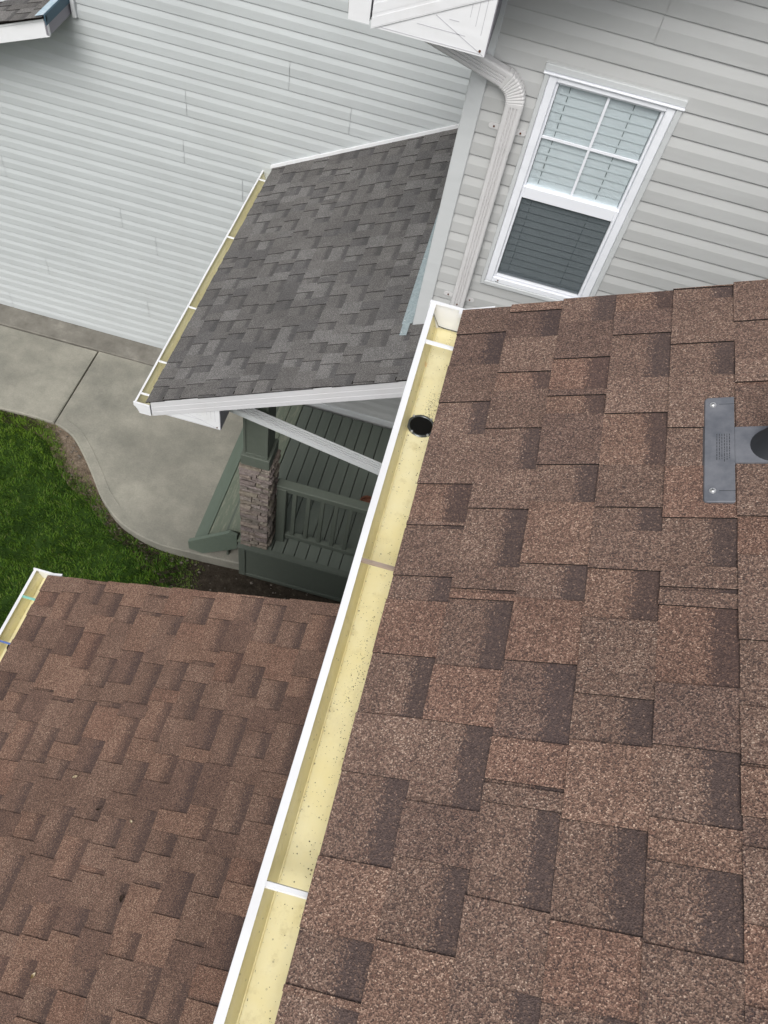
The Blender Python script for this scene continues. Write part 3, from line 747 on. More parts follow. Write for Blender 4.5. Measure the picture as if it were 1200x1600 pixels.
# soffit under the overhang
b = MB(); b.hexa([(-1.80, 3.23, zg(-1.80) - .149), (XR, 3.23, zg(XR) - .149), (XR, 5.45, zg(XR) - .149), (-1.80, 5.45, zg(-1.80) - .149), (-1.80, 3.23, zg(-1.80) - .14), (XR, 3.23, zg(XR) - .14), (XR, 5.45, zg(XR) - .14), (-1.80, 5.45, zg(-1.80) - .14)])
b.build('soffit', m_fascia, mid)
gg = gutter(mid, -1.930, -4.425, 3.215, 6.045, m_gut2, wid=.115, dep=.095, lip=.014)
for y_ in (3.31, 3.63, 4.22, 5.09, 5.91): hanger(gg, -1.918, -1.815, -4.430, y_, .008, m_white)
b = MB()
for _ in range(160):
    yy = random.uniform(3.35, 3.85); xx = -1.853 + random.gauss(0, .006); zz = -4.425 + random.uniform(-.025, .008); s = random.uniform(.003, .008)
    a_ = random.uniform(0, 3.1); dx, dy = math.cos(a_) * s, math.sin(a_) * s * 1.6
    b.add([(xx - dx, yy - dy, zz), (xx + dx, yy + dy, zz + .003), (xx + dx * .3, yy + dy * .3 + s * .4, zz + .004)], [(0, 1, 2)])
b.build('gutter_debris', m_leaf, kind='stuff', label='dry plant litter caught in the porch roof gutter', category='debris')
# white channel where the roof meets the far wall
b = MB(); b.hexa([(-1.85, 6.018, GP(-1.85, 0, .006)[2]), (-.15, 6.018, GP(-.15, 0, .006)[2]), (-.15, 6.040, GP(-.15, 0, .006)[2]), (-1.85, 6.040, GP(-1.85, 0, .006)[2]), (-1.85, 6.018, GP(-1.85, 0, .030)[2]), (-.15, 6.018, GP(-.15, 0, .030)[2]), (-.15, 6.040, GP(-.15, 0, .030)[2]), (-1.85, 6.040, GP(-1.85, 0, .030)[2])])
b.build('wall_channel', m_white, mid)
# galvanised flashing along the corner post
b = MB(); 
def flq(x, y, t_): return GP(x, y, t_)
b.hexa([flq(-.262, 3.70, .0095), flq(-.199, 3.70, .0095), flq(-.199, 5.6, .0095), flq(-.262, 5.6, .0095), flq(-.262, 3.70, .011), flq(-.199, 3.70, .011), flq(-.199, 5.6, .011), flq(-.262, 5.6, .011)])
b.hexa([flq(-.201, 3.702, .012), flq(-.198, 3.702, .012), flq(-.198, 5.6, .012), flq(-.201, 5.6, .012), flq(-.201, 3.702, .06), flq(-.198, 3.702, .06), flq(-.198, 5.6, .06), flq(-.201, 5.6, .06)])
b.build('flashing', m_galv, mid)
b = MB(); b.hexa([flq(-.256, 3.598, .0092), flq(-.214, 3.592, .0092), flq(-.212, 3.72, .0092), flq(-.256, 3.72, .0092), flq(-.256, 3.598, .0102), flq(-.214, 3.592, .0102), flq(-.212, 3.72, .0102), flq(-.256, 3.72, .0102)])
b.build('flashing', m_galv, mid)
b = MB()
for (nx_, ny_) in ((-.250, 3.73), (-.250, 4.35), (-.246, 3.62)): p = GP(nx_, ny_, .0115); b.cyl(p, (p[0] - .001, p[1], p[2] + .003), .004, n=8)
b.build('nail', m_screw, mid)

# ---------- upper eave of the middle house
t26 = math.tan(math.radians(26.3))
zu = lambda x: -1.440 + (x + .607) * t26           # underside of the shingles
b = MB(); b.hexa([(-.66, 3.31, zu(-.66) - .02), (3.2, 3.31, zu(3.2) - .02), (3.2, 4.6, zu(3.2) - .02), (-.66, 4.6, zu(-.66) - .02), (-.66, 3.31, zu(-.66)), (3.2, 3.31, zu(3.2)), (3.2, 4.6, zu(3.2)), (-.66, 4.6, zu(-.66))]); b.build('upper_roof', m_edge, mid)
rake_fascia(mid, -.610, 3.1, zu, 3.30, .205, mat=m_white, lines=4)
cornice(mid, -.600, -.139, -1.642, lambda x: zu(x) - .206, 3.306, .40, side=m_sideshade)
b = MB(); b.box((-.60, 3.31, -1.640), (-.145, 3.70, -1.630)); b.box((-.60, 3.71, -1.640), (-.20, 4.5, -1.630)); b.build('soffit', m_white, mid)
gutter(mid, -.735, -1.455, 3.295, 4.6, m_gut2, wid=.118, dep=.165, lip=.014)

# ---------- downspout with elbow
def section(w, d_, grooves=True):
    """rounded-rectangle cross-section (a across, c outwards) with two grooves on the broad faces"""
    hw, hd, r = w / 2, d_ / 2, min(w, d_) * .16
    P_ = [(-hw + r, hd), (-hw * .48, hd)]
    if grooves:
        for g0 in (-.36, 0, .36): P_ += [(hw * g0 - hw * .09, hd), (hw * g0 - hw * .04, hd - .006), (hw * g0 + hw * .04, hd - .006), (hw * g0 + hw * .09, hd)]
    P_ += [(hw - r, hd), (hw - r * .3, hd - r * .3), (hw, hd - r), (hw, -hd + r), (hw - r * .3, -hd + r * .3), (hw - r, -hd), (-hw + r, -hd), (-hw + r * .3, -hd + r * .3), (-hw, -hd + r), (-hw, hd - r), (-hw + r * .3, hd - r * .3)]
    return P_
def sweep(path, w, d_, outward, crimp=(), grooves=True):
    sec = section(w, d_, grooves); n = len(sec); V = []; F = []
    P_ = [Vector(p) for p in path]
    for i, p in enumerate(P_):
        tn = (P_[min(i + 1, len(P_) - 1)] - P_[max(i - 1, 0)]).normalized()
        o = Vector(outward); o = (o - tn * o.dot(tn)).normalized(); a = tn.cross(o).normalized()
        s = 1.0 + (crimp[i] if i < len(crimp) else 0)
        for (u_, c_) in sec: V.append(tuple(p + a * u_ * s + o * c_ * s))
    for i in range(len(P_) - 1):
        for k in range(n): F.append((i * n + k, i * n + (k + 1) % n, (i + 1) * n + (k + 1) % n, (i + 1) * n + k))
    F += [tuple(range(n)), tuple(range(len(P_) * n - 1, (len(P_) - 1) * n - 1, -1))]
    return V, F
ds = thing('downspout', (.03, YW, -2.5), parent=mid)
yd = YW - .015 - .028
V, F = sweep([(.036, yd, -2.16), (.036, yd, -3.9)], .080, .054, (0, -1, 0)); fixn(obj('pipe', V, F, m_spout, ds))
V, F = sweep([(.036, yd, -1.985), (.036, yd, -2.20)], .085, .058, (0, -1, 0)); fixn(obj('pipe', V, F, m_spout, ds))
# elbow: turns from vertical to the slanted run towards the eave outlet
A = Vector((.036, yd, -1.99)); dirv = Vector((-.60, -.10, .20)).normalized(); pts = []; cr = []
R_ = .085; NS = 44
d0 = Vector((0, 0, 1))
p = A.copy(); prev = d0
for i in range(NS + 1):
    t_ = i / NS; dd = d0.lerp(dirv, t_).normalized(); dd = Vector((math.sin(t_ * 1.25) * dirv.x / abs(dirv.x) * 1, 0, math.cos(t_ * 1.25))).normalized()
    pts.append(tuple(p)); cr.append((.05, .03, -.05, .03)[i % 4] if 5 < i < NS - 5 else .02)
    p = p + dd * (R_ * 1.25 / NS * 1.35)
V, F = sweep(pts, .085, .058, (0, -1, 0), cr, False); fixn(obj('elbow', V, F, m_spout, ds, smooth=False))
e0 = Vector(pts[-1]); e1 = e0 + Vector((-.60, -.06, .200)) * 1.0
V, F = sweep([tuple(e0), tuple(e1)], .080, .054, (0, -1, 0)); fixn(obj('pipe', V, F, m_spout, ds))
for zs in (-2.125, -3.185):
    b = MB()
    for sx, ex in ((-.003, -.058), (.074, .128)):
        xs0, xs1 = min(sx, ex), max(sx, ex)
        out_ = 1 if ex > .05 else -1; xi = xs0 if out_ > 0 else xs1; hw_ = .015; L_ = xs1 - xs0 - hw_
        pp = [(xi, zs - hw_), (xi + out_ * L_, zs - hw_)] + [(xi + out_ * (L_ + hw_ * math.sin(q_ * math.pi / 6)), zs - hw_ * math.cos(q_ * math.pi / 6)) for q_ in range(1, 6)] + [(xi + out_ * L_, zs + hw_), (xi, zs + hw_)]
        b.prism(pp, YW - .0185, YW - .0155, 'y')
        b.cyl(((xs0 + xs1) / 2, YW - .0212, zs), ((xs0 + xs1) / 2, YW - .025, zs), .0045, n=8, m=1)
    fixn(b.build('strap', [m_spout, m_rust], ds))
b = MB(); b.cyl((.036, yd - .026, -3.20), (.036, yd - .031, -3.20), .004, n=8); b.build('screw', m_rust, ds)

# ---------- slanting pipe under the porch rake
lp = thing('pipe_run', (-.6, 3.5, -4.6), parent=mid)
b = MB()
def spz(x): return -4.475 - (x + 1.60) * .2278
def sbar(y0, y1, d0, d1, m=0):
    b.hexa([(-1.60, y0, spz(-1.6) - d0), (.20, y0, spz(.2) - d0), (.20, y1, spz(.2) - d0), (-1.60, y1, spz(-1.6) - d0), (-1.60, y0, spz(-1.6) - d1), (.20, y0, spz(.2) - d1), (.20, y1, spz(.2) - d1), (-1.60, y1, spz(-1.6) - d1)], m)
sbar(3.464, 3.540, .030, -.010)
for (ya, yb) in ((3.464, 3.480), (3.4875, 3.4985), (3.506, 3.517), (3.5245, 3.540)): sbar(ya, yb, -.0102, -.022)
sbar(3.4615, 3.4638, .028, .004)
o = b.build('pipe', m_trimg, lp); o['label'] = 'ribbed off white pipe slanting below the charcoal porch roof'
V, F = sweep([(.20, 3.50, -4.885), (.205, 3.50, -7.2)], .078, .06, (0, -1, 0)); fixn(obj('pipe', V, F, m_spout, lp))

# ================================================================== PORCH DECK
porch = thing('porch', (-.8, 4.5, -7.15), 'green painted porch deck with stone column and railing under the charcoal roof', 'porch')
ZD = -6.68
xs = -1.238
while xs < .35:
    b = MB(); b.bbox((xs + .003, 3.588, ZD - .03), (xs + .108, 5.424, ZD + random.uniform(-.001, .001)), .004); b.build('plank', m_deck, porch); xs += .1115
for (a, c) in ((-1.475, -1.362), (-1.357, -1.243)):
    b = MB(); b.bbox((a, 3.70 if a < -1.4 else 3.60, ZD - .03), (c, 6.00, ZD + .001), .004); b.build('plank', m_deckw, porch)
b = MB(); b.box((-1.32, 3.62, -7.2), (.35, 3.63, ZD - .031)); b.box((-1.32, 3.64, ZD - .10), (.35, 5.43, ZD - .034)); b.build('underdeck_shade', m_room, porch)  # near-black sheets; the shade of the void under the deck is their colour
b = MB(); b.bbox((-1.33, 3.560, -7.24), (.35, 3.587, ZD + .001), .004); b.bbox((-1.33, 3.546, -7.24), (-1.262, 3.5598, ZD - .0), .004)
b.bbox((-1.26, 3.546, -7.24), (.35, 3.5598, -7.185), .004); b.bbox((-1.34, 3.536, ZD - .024), (.35, 3.5455, ZD + .004), .003); b.bbox((-1.34, 3.5462, ZD + .0015), (.35, 3.60, ZD + .0055), .002)
b.build('fascia_board', m_green, porch)
b = MB(); b.box((-1.30, 3.60, -7.30), (-1.14, 3.75, -7.245)); b.build('footing', m_conc2, porch)
# stair: two treads and the sloping stringer
b = MB(); b.bbox((-1.815, 3.655, -6.965), (-1.700, 5.95, -6.928), .004); b.build('tread', m_step, porch)
b = MB(); b.bbox((-1.692, 3.655, -6.955), (-1.482, 5.95, -6.918), .004); b.build('tread', m_deckw, porch)
b = MB(); b.box((-1.79, 3.67, -7.15), (-1.77, 5.9, -6.966)); b.box((-1.50, 3.67, -7.15), (-1.48, 5.9, ZD - .03)); b.build('riser', m_green, porch)
b = MB(); b.prism([(-1.872, -6.992), (-1.872, -7.130), (-1.73, -7.152), (-1.365, -6.86), (-1.365, -6.63), (-1.44, -6.60)], 3.612, 3.650, 'y'); fixn(b.build('stringer', m_step, porch))
# column
colm = thing('column', (-1.19, 3.72, ZD), parent=porch)
cx0, cx1, cy0, cy1 = -1.300, -1.070, 3.605, 3.835
b = MB(); b.box((cx0, cy0, ZD + .002), (cx1, cy1, -5.385)); b.build('core', m_mortar, colm)
b = MB(); b.bbox((-1.303, 3.592, -5.372), (-1.060, 3.845, -5.245), .005); b.bbox((-1.278, 3.615, -5.2445), (-1.085, 3.82, -4.36), .004)
for (a, c) in ((-1.282, -1.262), (-1.101, -1.081)): b.bbox((a, 3.606, -5.2442), (c, 3.6145, -4.36), .002)
b.bbox((-1.262, 3.606, -5.2442), (-1.101, 3.6145, -5.215), .002)
b.build('post', m_green, colm)
def stone(x0, x1, z0, z1, yface, axis, proud):
    nx_ = 5; nzs = 3; V = []; F = []
    for layer in (0, 1):
        for j in range(nzs):
            for i in range(nx_):
                u_ = x0 + (x1 - x0) * i / (nx_ - 1); w_ = z0 + (z1 - z0) * j / (nzs - 1)
                if 0 < i < nx_ - 1: w_ += random.uniform(-.005, .005)
                if j in (0, nzs - 1): pass
                dpt = 0 if layer == 0 else proud * (1 if j == 1 else .62) + random.uniform(-.006, .006)
                e_ = .0 if layer == 0 else (.003 if i in (0, nx_ - 1) else 0)
                u2 = u_ + (e_ if i == 0 else -e_ if i == nx_ - 1 else 0)
                V.append((u2, yface - dpt, w_) if axis == 'y' else (yface + dpt, u2, w_))
    n = nx_ * nzs
    for j in range(nzs - 1):
        for i in range(nx_ - 1):
            q = n + j * nx_ + i; F.append((q, q + 1, q + 1 + nx_, q + nx_))
    ring = list(range(0, nx_)) + [nx_ * (j + 1) + nx_ - 1 for j in range(nzs - 2)] + list(range(n - 1, n - nx_ - 1, -1)) + [nx_ * (nzs - 2 - j) for j in range(nzs - 2)]
    for a in range(len(ring)):
        p_, q_ = ring[a], ring[(a + 1) % len(ring)]; F.append((p_, q_, q_ + n, p_ + n))
    o = fixn(obj('stone', V, F, m_stone, colm)); k = random.uniform(.75, 1.2); o.color = (k, k * random.uniform(.95, 1.03), k * random.uniform(.93, 1.05), 1)
zc_ = ZD + .003
while zc_ < -5.40:
    hh = min(random.choice([.022, .028, .034, .042, .052]), -5.376 - zc_)
    if hh < .012: break
    for axis, a0_, a1_, face in (('y', cx0 - .018, cx1 + .015, cy0), ('x', cy0 - .012, cy1 + .01, cx1)):
        ps = [a0_]
        while ps[-1] < a1_ - .05:
            ps.append(min(ps[-1] + random.uniform(.07, .2), a1_))
        if ps[-1] < a1_: ps[-1] = a1_
        for i in range(len(ps) - 1): stone(ps[i] + .001, ps[i + 1] - .001, zc_ + .0015, zc_ + hh - .0015, face, axis, random.uniform(.008, .040))
    zc_ += hh
# railing
rl = thing('railing', (-.6, 3.76, ZD), parent=porch)
b = MB(); b.bbox((-1.030, 3.715, -5.775), (.30, 3.805, -5.735), .006); b.bbox((-.985, 3.735, -5.835), (.30, 3.785, -5.7755), .004); b.build('top_rail', m_green, rl)
b = MB(); b.bbox((-1.020, 3.715, ZD + .006), (-.935, 3.800, -5.776), .005); b.build('post', m_green, rl)
b = MB(); b.bbox((-.934, 3.735, -6.605), (.30, 3.785, -6.545), .004); b.build('bottom_rail', m_green, rl)
xb_ = -.885
while xb_ < .25:
    b = MB(); b.bbox((xb_, 3.742, -6.5448), (xb_ + .038, 3.780, -5.8355), .003); b.build('baluster', m_green, rl); xb_ += .128
# object on the deck
b = MB(); n_ = 14
prof = [(.052, 0), (.070, .13), (.078, .13), (.078, .155), (.066, .155), (.062, .12)]
V = []; F = []
for (r_, h_) in prof:
    for i in range(n_): V.append((-.268 + r_ * math.cos(6.283 * i / n_), 4.33 + r_ * math.sin(6.283 * i / n_), ZD + .001 + h_))
for j in range(len(prof) - 1):
    for i in range(n_): F.append((j * n_ + i, j * n_ + (i + 1) % n_, (j + 1) * n_ + (i + 1) % n_, (j + 1) * n_ + i))
F.append(tuple((len(prof) - 1) * n_ + i for i in range(n_))); F.append(tuple(range(n_ - 1, -1, -1)))
fixn(obj('flower_pot', V, F, m_terra, label='small reddish pot on the green deck, half hidden by the gutter', category='pot'))

# ================================================================== NEAR HOUSE (brown roofs)
near = thing('house', (2.5, -1, -7.15), 'nearest house with brown shingle roofs and yellowed gutters', 'house')
b = MB(); b.box((.36, -6, -7.3), (6.0, 1.55, -1.75)); b.build('wall', m_sideR, near)
b = MB(); b.box((-1.55, -6, -7.3), (.359, 1.55, -4.55)); b.build('wall', m_sideR, near)
FR = plane_frame(26.8, 1.43)
mu, mn, md = FR
def MP(x, y, t_):
    a = (x - mn[0] * (md + t_)) / mu[0]; q = mu * a + mn * (md + t_); return (float(q[0]), y, float(q[2]))
b = MB(); b.hexa([MP(.05, -6, -.035), MP(6.0, -6, -.035), MP(6.0, 1.755, -.035), MP(.05, 1.755, -.035), MP(.05, -6, -.004), MP(6.0, -6, -.004), MP(6.0, 1.755, -.004), MP(.05, 1.755, -.004)])
mroof = b.build('main_roof', m_edge, near)
U0 = -.473 * 1.43 + .001
PX = {0: [((792, 519), (777, 570)), ((767, 627), (748, 680)), ((738, 757), (722, 817)), ((724, 823), (723, 829)), ((705, 903), (692, 942)), ((680, 1028), (660, 1125)), ((638, 1220), (602, 1358)), ((581, 1475), (566, 1570)), ((561, 1583), (550, 1640))],
      1: [((876, 484), (873, 526)), ((860, 580), (855, 609)), ((845, 669), (838, 734)), ((822, 796), (810, 888)), ((801, 924), (800, 930)), ((800, 941), (783, 1048)), ((768, 1137), (750, 1270)), ((732, 1358), (713, 1498))],
      2: [((960, 462), (958, 501)), ((951, 558), (947, 608)), ((945, 617), (942, 646)), ((933, 726), (927, 786)), ((915, 884), (908, 941)), ((896, 1040), (883, 1166)), ((877, 1235), (877, 1241)), ((875, 1270), (858, 1427)), ((844, 1558), (835, 1640))],
      3: [((1051, 455), (1049, 483)), ((1046, 520), (1043, 590)), ((1039, 645), (1036, 727)), ((1031, 794), (1030, 832)), ((1025, 893), (1021, 972)), ((1015, 1095), (1013, 1170)), ((1008, 1299), (1000, 1466)), ((990, 1598), (985, 1660))],
      4: [((1143, 447), (1142, 466)), ((1144, 534), (1145, 586)), ((1147, 668), (1147, 729)), ((1146, 811), (1148, 889)), ((1148, 922), (1148, 929)), ((1148, 952), (1149, 1077)), ((1152, 1177), (1154, 1298)), ((1154, 1367), (1154, 1506))],
      5: [((1200, 501), (1200, 560)), ((1200, 597), (1200, 603)), ((1200, 809), (1200, 870)), ((1200, 1003), (1200, 1108)), ((1200, 1197), (1200, 1204)), ((1200, 1282), (1200, 1330)), ((1200, 1450), (1200, 1580))]}
for k in range(13):
    ui = U0 + k * E
    if k in PX:
        rec = [(hit_y(*a, FR), hit_y(*c, FR)) for a, c in PX[k]]
        lo = rec[-1][1] if rec else 1.77
        rec += random_recess(-.62, min(lo, -.02) - .1) if lo > -.6 else []
    else: rec = random_recess(-.6, 1.77)
    gap = (1.178, 1.283) if k in (5,) else None
    EAVE[0] = k == 0
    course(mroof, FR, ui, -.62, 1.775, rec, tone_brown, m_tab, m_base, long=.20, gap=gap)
# drip edge and rake board
b = MB(); b.hexa([MP(.052, 1.757, -.12), MP(6.0, 1.757, -.12), MP(6.0, 1.775, -.12), MP(.052, 1.775, -.12), MP(.052, 1.757, -.006), MP(6.0, 1.757, -.006), MP(6.0, 1.775, -.006), MP(.052, 1.775, -.006)]); b.build('rake_board', m_white, near)
b = MB(); b.hexa([MP(.03, 1.7755, -.02), MP(.125, 1.7755, -.02), MP(.125, 1.795, -.02), MP(.03, 1.795, -.02), MP(.03, 1.7755, -.006), MP(.125, 1.7755, -.006), MP(.125, 1.795, -.006), MP(.03, 1.795, -.006)]); b.build('rake_trim', m_white, near)
g1 = gutter(near, -.057, -1.600, -4.0, 1.800, m_gut, wid=.130, dep=.088, lip=.017)
hanger(g1, -.045, .070, -1.6065, 1.647, .0065, m_white); hanger(g1, -.045, .070, -1.6065, .907, .0062, m_hbrown, lab='brown stained hanger in the main gutter'); hanger(g1, -.045, .070, -1.6065, .197, .0068, m_white)
hanger(g1, -.045, .070, -1.6065, -.55, .0095, m_white)
b = MB(); R0_, n_ = .034, 24; V = []; F = []
cxo, cyo, zf = .012, 1.409, -1.6872
for i in range(n_):
    a_ = 6.2832 * i / n_
    for (r_, z_) in ((R0_ + .0055, 0), (R0_ + .004, .0025), (R0_, .003), (R0_ - .002, .001)):
        V.append((cxo + r_ * math.cos(a_), cyo + r_ * math.sin(a_), zf + z_))
for i in range(n_):
    k = (i + 1) % n_
    for j in range(3): F.append((i * 4 + j, k * 4 + j, k * 4 + j + 1, i * 4 + j + 1))
obj('outlet_ring', V, F, m_ring, g1, smooth=True)
b = MB(); b.cyl((cxo, cyo, zf + .0004), (cxo, cyo, zf + .0012), R0_ - .001, n=24); b.build('outlet_hole', m_hole, g1)
b = MB()
for a_ in (.9, 2.4, 4.1, 5.4): b = MB(); b.cyl((cxo + .0365 * math.cos(a_), cyo + .0365 * math.sin(a_), zf + .002), (cxo + .0365 * math.cos(a_), cyo + .0365 * math.sin(a_), zf + .006), .0032, n=8); b.build('rivet', m_screw, g1)
b = MB(); b.strip([(-.045, 0), (-.030, -.0)], 0, 0, 'z') if False else None
sm = [( -.055, -1.62), (-.050, -1.632), (-.043, -1.645), (-.030, -1.668), (-.022, -1.683), (.0, -1.6855), (.045, -1.6855)]
b.strip([(p[0] + .004, p[1] + .003) for p in sm], 1.7945, 1.7992, 'y'); b.build('sealant_bead', m_ring, g1)

b = MB()
def grains(n, xf, yf, zf, rr):
    for _ in range(n):
        xx, yy = xf(), yf()
        if not (-.018 < xx < .066): continue
        r = random.uniform(*rr); p0 = random.uniform(0, 2)
        v = [(xx + r * math.cos(p0 + a_), yy + r * math.sin(p0 + a_), zf) for a_ in (0, 2.1, 4.2)] + [(xx, yy, zf + r)]
        b.add(v, [(0, 1, 3), (1, 2, 3), (2, 0, 3)])
ZFL = -1.6875
grains(700, lambda: random.gauss(.035, .022), lambda: random.uniform(-.2, 1.78), ZFL, (.0005, .0012))
grains(260, lambda: random.gauss(.024, .010), lambda: random.gauss(1.475, .035), ZFL, (.0006, .0014))
grains(260, lambda: random.gauss(.02, .015), lambda: random.gauss(.66, .10), ZFL, (.0006, .0015))
grains(160, lambda: random.gauss(-.016, .002), lambda: random.uniform(-.2, 1.78), ZFL, (.0005, .0012))
grains(60, lambda: random.gauss(.025, .02), lambda: random.uniform(-.2, 1.7), ZFL, (.0012, .0022))
b.build('gutter_grit', m_leafd, kind='stuff', label='shed shingle granules and grit lying in the long yellow gutter', category='grit')

# lower left roof
LF = plane_frame(21.8, 3.39)
lu, ln, ld = LF
def LP(x, y, t_):
    a = (x - ln[0] * (ld + t_)) / lu[0]; q = lu * a + ln * (ld + t_); return (float(q[0]), y, float(q[2]))
b = MB(); b.hexa([LP(-1.83, -6, -.035), LP(.35, -6, -.035), LP(.35, 1.785, -.035), LP(-1.83, 1.785, -.035), LP(-1.83, -6, -.004), LP(.35, -6, -.004), LP(.35, 1.785, -.004), LP(-1.83, 1.785, -.004)])
lroof = b.build('lower_roof', m_edge, near)
STEP[0] = .0012
la0 = (-1.856 - ln[0] * ld) / lu[0]
def tone_lower():
    a = tone_brown(); return (.20 + a[0] * .77, .17 + a[1] * .75, .16 + a[2] * .72, .5 + (a[3] - .5) * 1.15)
for k in range(17):
    ui = la0 + k * E
    EAVE[0] = k == 0
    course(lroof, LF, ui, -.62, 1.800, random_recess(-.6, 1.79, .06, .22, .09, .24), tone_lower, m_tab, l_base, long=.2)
b = MB(); b.hexa([LP(-1.83, 1.786, -.14), LP(.35, 1.786, -.14), LP(.35, 1.800, -.14), LP(-1.83, 1.800, -.14), LP(-1.83, 1.786, -.006), LP(.35, 1.786, -.006), LP(.35, 1.800, -.006), LP(-1.83, 1.800, -.006)]); b.build('rake_board', m_white, near)
b = MB(); b.hexa([LP(-1.86, 1.8005, -.02), LP(-1.775, 1.8005, -.02), LP(-1.775, 1.825, -.02), LP(-1.86, 1.825, -.02), LP(-1.86, 1.8005, -.004), LP(-1.775, 1.8005, -.004), LP(-1.775, 1.825, -.004), LP(-1.86, 1.825, -.004)]); b.build('rake_trim', m_white, near)
g2 = gutter(near, -1.970, -4.430, -4.0, 1.835, m_gut, wid=.122, dep=.095, lip=.017)
hanger(g2, -1.96, -1.85, -4.4365, 1.655, .008, m_hteal, lab='teal tinted hanger in the lower gutter'); hanger(g2, -1.96, -1.85, -4.4365, 1.365, .006, m_hblue, lab='blue hanger in the lower gutter')
b = MB(); b.cyl((-1.895, 1.375, -4.5235), (-1.895, 1.375, -4.522), .032, n=20); b.build('outlet_hole', m_hole, g2)
b = MB()
for _ in range(26):
    xx, yy = -1.885 + random.gauss(0, .012), 1.785 + random.gauss(0, .016); s = random.uniform(.006, .014); a_ = random.uniform(0, 6.28)
    b.add([(xx, yy, -4.515), (xx + s * math.cos(a_), yy + s * math.sin(a_), -4.505), (xx + s * math.cos(a_ + .9), yy + s * math.sin(a_ + .9), -4.513)], [(0, 1, 2)])
b.build('gutter_debris', m_leafd, kind='stuff', label='dark wet leaf litter in the corner of the lower gutter', category='debris')

# ---------- plumbing vent flashing
vb = thing('vent_boot', MP(.68, 1.226, .01), 'grey rubber vent pipe boot fastened on the brown shingles', 'vent')
def rpoly(x0, x1, y0, y1, r, sides):
    pts = []
    for (cx, cy, a0, on) in ((x0 + r, y0 + r, math.pi, 'll' in sides), (x1 - r, y0 + r, 1.5 * math.pi, 'lr' in sides), (x1 - r, y1 - r, 0, 'ur' in sides), (x0 + r, y1 - r, .5 * math.pi, 'ul' in sides)):
        if on: pts += [(cx + r * math.cos(a0 + i * math.pi / 8), cy + r * math.sin(a0 + i * math.pi / 8)) for i in range(5)]
        else: pts.append((cx + r * (1 if math.cos(a0 + .785) > 0 else -1), cy + r * (1 if math.sin(a0 + .785) > 0 else -1)))
    return pts
def on_roof(pts, t0, t1, name, mat, bev=.0015):
    n = len(pts); c = np.mean(pts, 0); P = np.array(pts); In = c + (P - c) * (1 - bev / np.maximum(np.abs(P - c).max(1), .01))[:, None]
    v = [MP(x, y, t0) for x, y in P] + [MP(x, y, t1 - .0012) for x, y in P] + [MP(x, y, t1) for x, y in In]
    f = [tuple(range(2 * n, 3 * n))]
    for i in range(n): k = (i + 1) % n; f += [(i, k, n + k, n + i), (n + i, n + k, 2 * n + k, 2 * n + i)]
    return fixn(obj(name, v, f, mat, vb))
tp = rpoly(.6195, .6735, 1.0755, 1.3735, .008, ('ll', 'ul'))
pl = on_roof(tp, .0015, .0102, 'base_plate', m_boot)
on_roof([(.6737, 1.180), (.86, 1.180), (.86, 1.281), (.6737, 1.281)], .0005, .0100, 'base_plate', m_boot, 0)
# the flange right of the shingle line lies under the next course; only the throat cut-out shows it
b = MB()
V = []; F = []; n_ = 28; cxv, cyv = .742, 1.228
for (r_, hh_) in ((.047, .0103), (.043, .016), (.036, .040), (.031, .062), (.029, .064), (.027, .05)):
    c0 = np.array(MP(cxv, cyv, hh_))
    for i in range(n_):
        a_ = 6.2832 * i / n_; V.append(tuple(c0 + mu * r_ * math.cos(a_) + np.array([0, 1, 0]) * r_ * math.sin(a_)))
for j in range(5):
    for i in range(n_): k = (i + 1) % n_; F.append((j * n_ + i, j * n_ + k, (j + 1) * n_ + k, (j + 1) * n_ + i))
obj('boot_cone', V, F, m_cone, vb, smooth=True)
c0 = np.array(MP(cxv, cyv, .01)); b = MB(); b.cyl(tuple(c0), tuple(c0 + np.array([0, 0, .16])), .0265, n=24); b.build('vent_pipe', m_cone, vb)
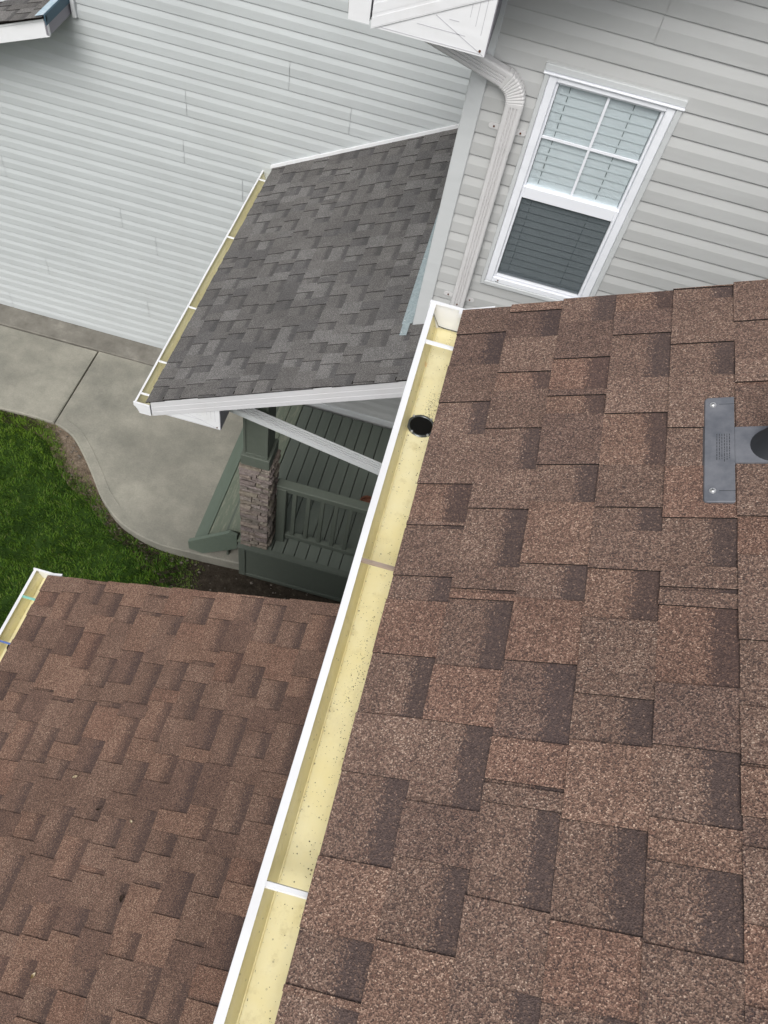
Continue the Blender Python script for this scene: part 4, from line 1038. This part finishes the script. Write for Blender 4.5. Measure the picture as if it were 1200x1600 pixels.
for (sx, sy) in ((.634, 1.350), (.634, 1.104)):
    b = MB(); p0 = np.array(MP(sx, sy, .0103)); b.cyl(tuple(p0), tuple(p0 + mn * .002), .0072, .0066, n=16); b.cyl(tuple(p0 + mn * .002), tuple(p0 + mn * .0042), .0052, .0034, n=10)
    q = p0 + mn * .0043
    b.add([tuple(q + mu * a + np.array([0, 1, 0]) * c) for a, c in ((-.0028, -.0005), (.0028, -.0005), (.0028, .0005), (-.0028, .0005))], [(0, 1, 2, 3)], 1)
    b.add([tuple(q + mu * a + np.array([0, 1, 0]) * c) for a, c in ((-.0005, -.0028), (.0005, -.0028), (.0005, .0028), (-.0005, .0028))], [(0, 1, 2, 3)], 1)
    b.build('screw', [m_screw, m_hole], vb)
b = MB()
for r_ in range(6):       # moulded small print, too fine to read
    yy = 1.262
    while yy > 1.190:
        L_ = random.uniform(.003, .009); x_ = .6405 + r_ * .0045
        b.add([MP(x_, yy - L_, .0106), MP(x_ + .0012, yy - L_, .0106), MP(x_ + .0012, yy, .0106), MP(x_, yy, .0106)], [(0, 1, 2, 3)]); yy -= L_ + .0022
for yy in (1.351, 1.104): b.add([MP(.645, yy - .0006, .0106), MP(.674, yy - .0006, .0106), MP(.674, yy + .0006, .0106), MP(.645, yy + .0006, .0106)], [(0, 1, 2, 3)])
b.build('moulded_print', m_cone, vb)

# ---------- small litter on the lower roof
def leaf(x, y, s, ang, mat, lab, plane=LP, t0=.012):
    V = []; n_ = 6
    for i in range(n_ + 1):
        t_ = i / n_; w_ = s * .28 * math.sin(math.pi * min(max(t_, .04), .96)); L_ = (t_ - .5) * s
        for sd_ in (-1, 0, 1):
            a = x + L_ * math.cos(ang) - sd_ * w_ * math.sin(ang); c = y + L_ * math.sin(ang) + sd_ * w_ * math.cos(ang)
            V.append(plane(a, c, t0 + (.004 if sd_ else 0) + .003 * abs(t_ - .5) * 2))
    F = []
    for i in range(n_):
        for k in range(2): F.append((i * 3 + k, i * 3 + k + 1, i * 3 + k + 4, i * 3 + k + 3))
    return obj('leaf', V, F, mat, label=lab, category='leaf', group='leaves fallen on the lower brown roof')
leaf(-1.133, .722, .026, .5, m_leaf, 'pale dry leaf near the middle left of the lower brown roof')
leaf(-.77, .577, .020, 2.4, m_leaf, 'tan dry leaf high on the lower brown roof near the gutter')
leaf(-.926, -.085, .028, 1.2, m_leaf, 'yellowish dry leaf at the lower left bottom of the brown roof')
leaf(-.679, .267, .030, 2.0, m_leafd, 'dark curled leaf on the lower brown roof, nearest the bottom')
leaf(-.95, .60, .022, .2, m_leafd, 'small dark curled leaf left of the tan dry leaf on the lower roof')
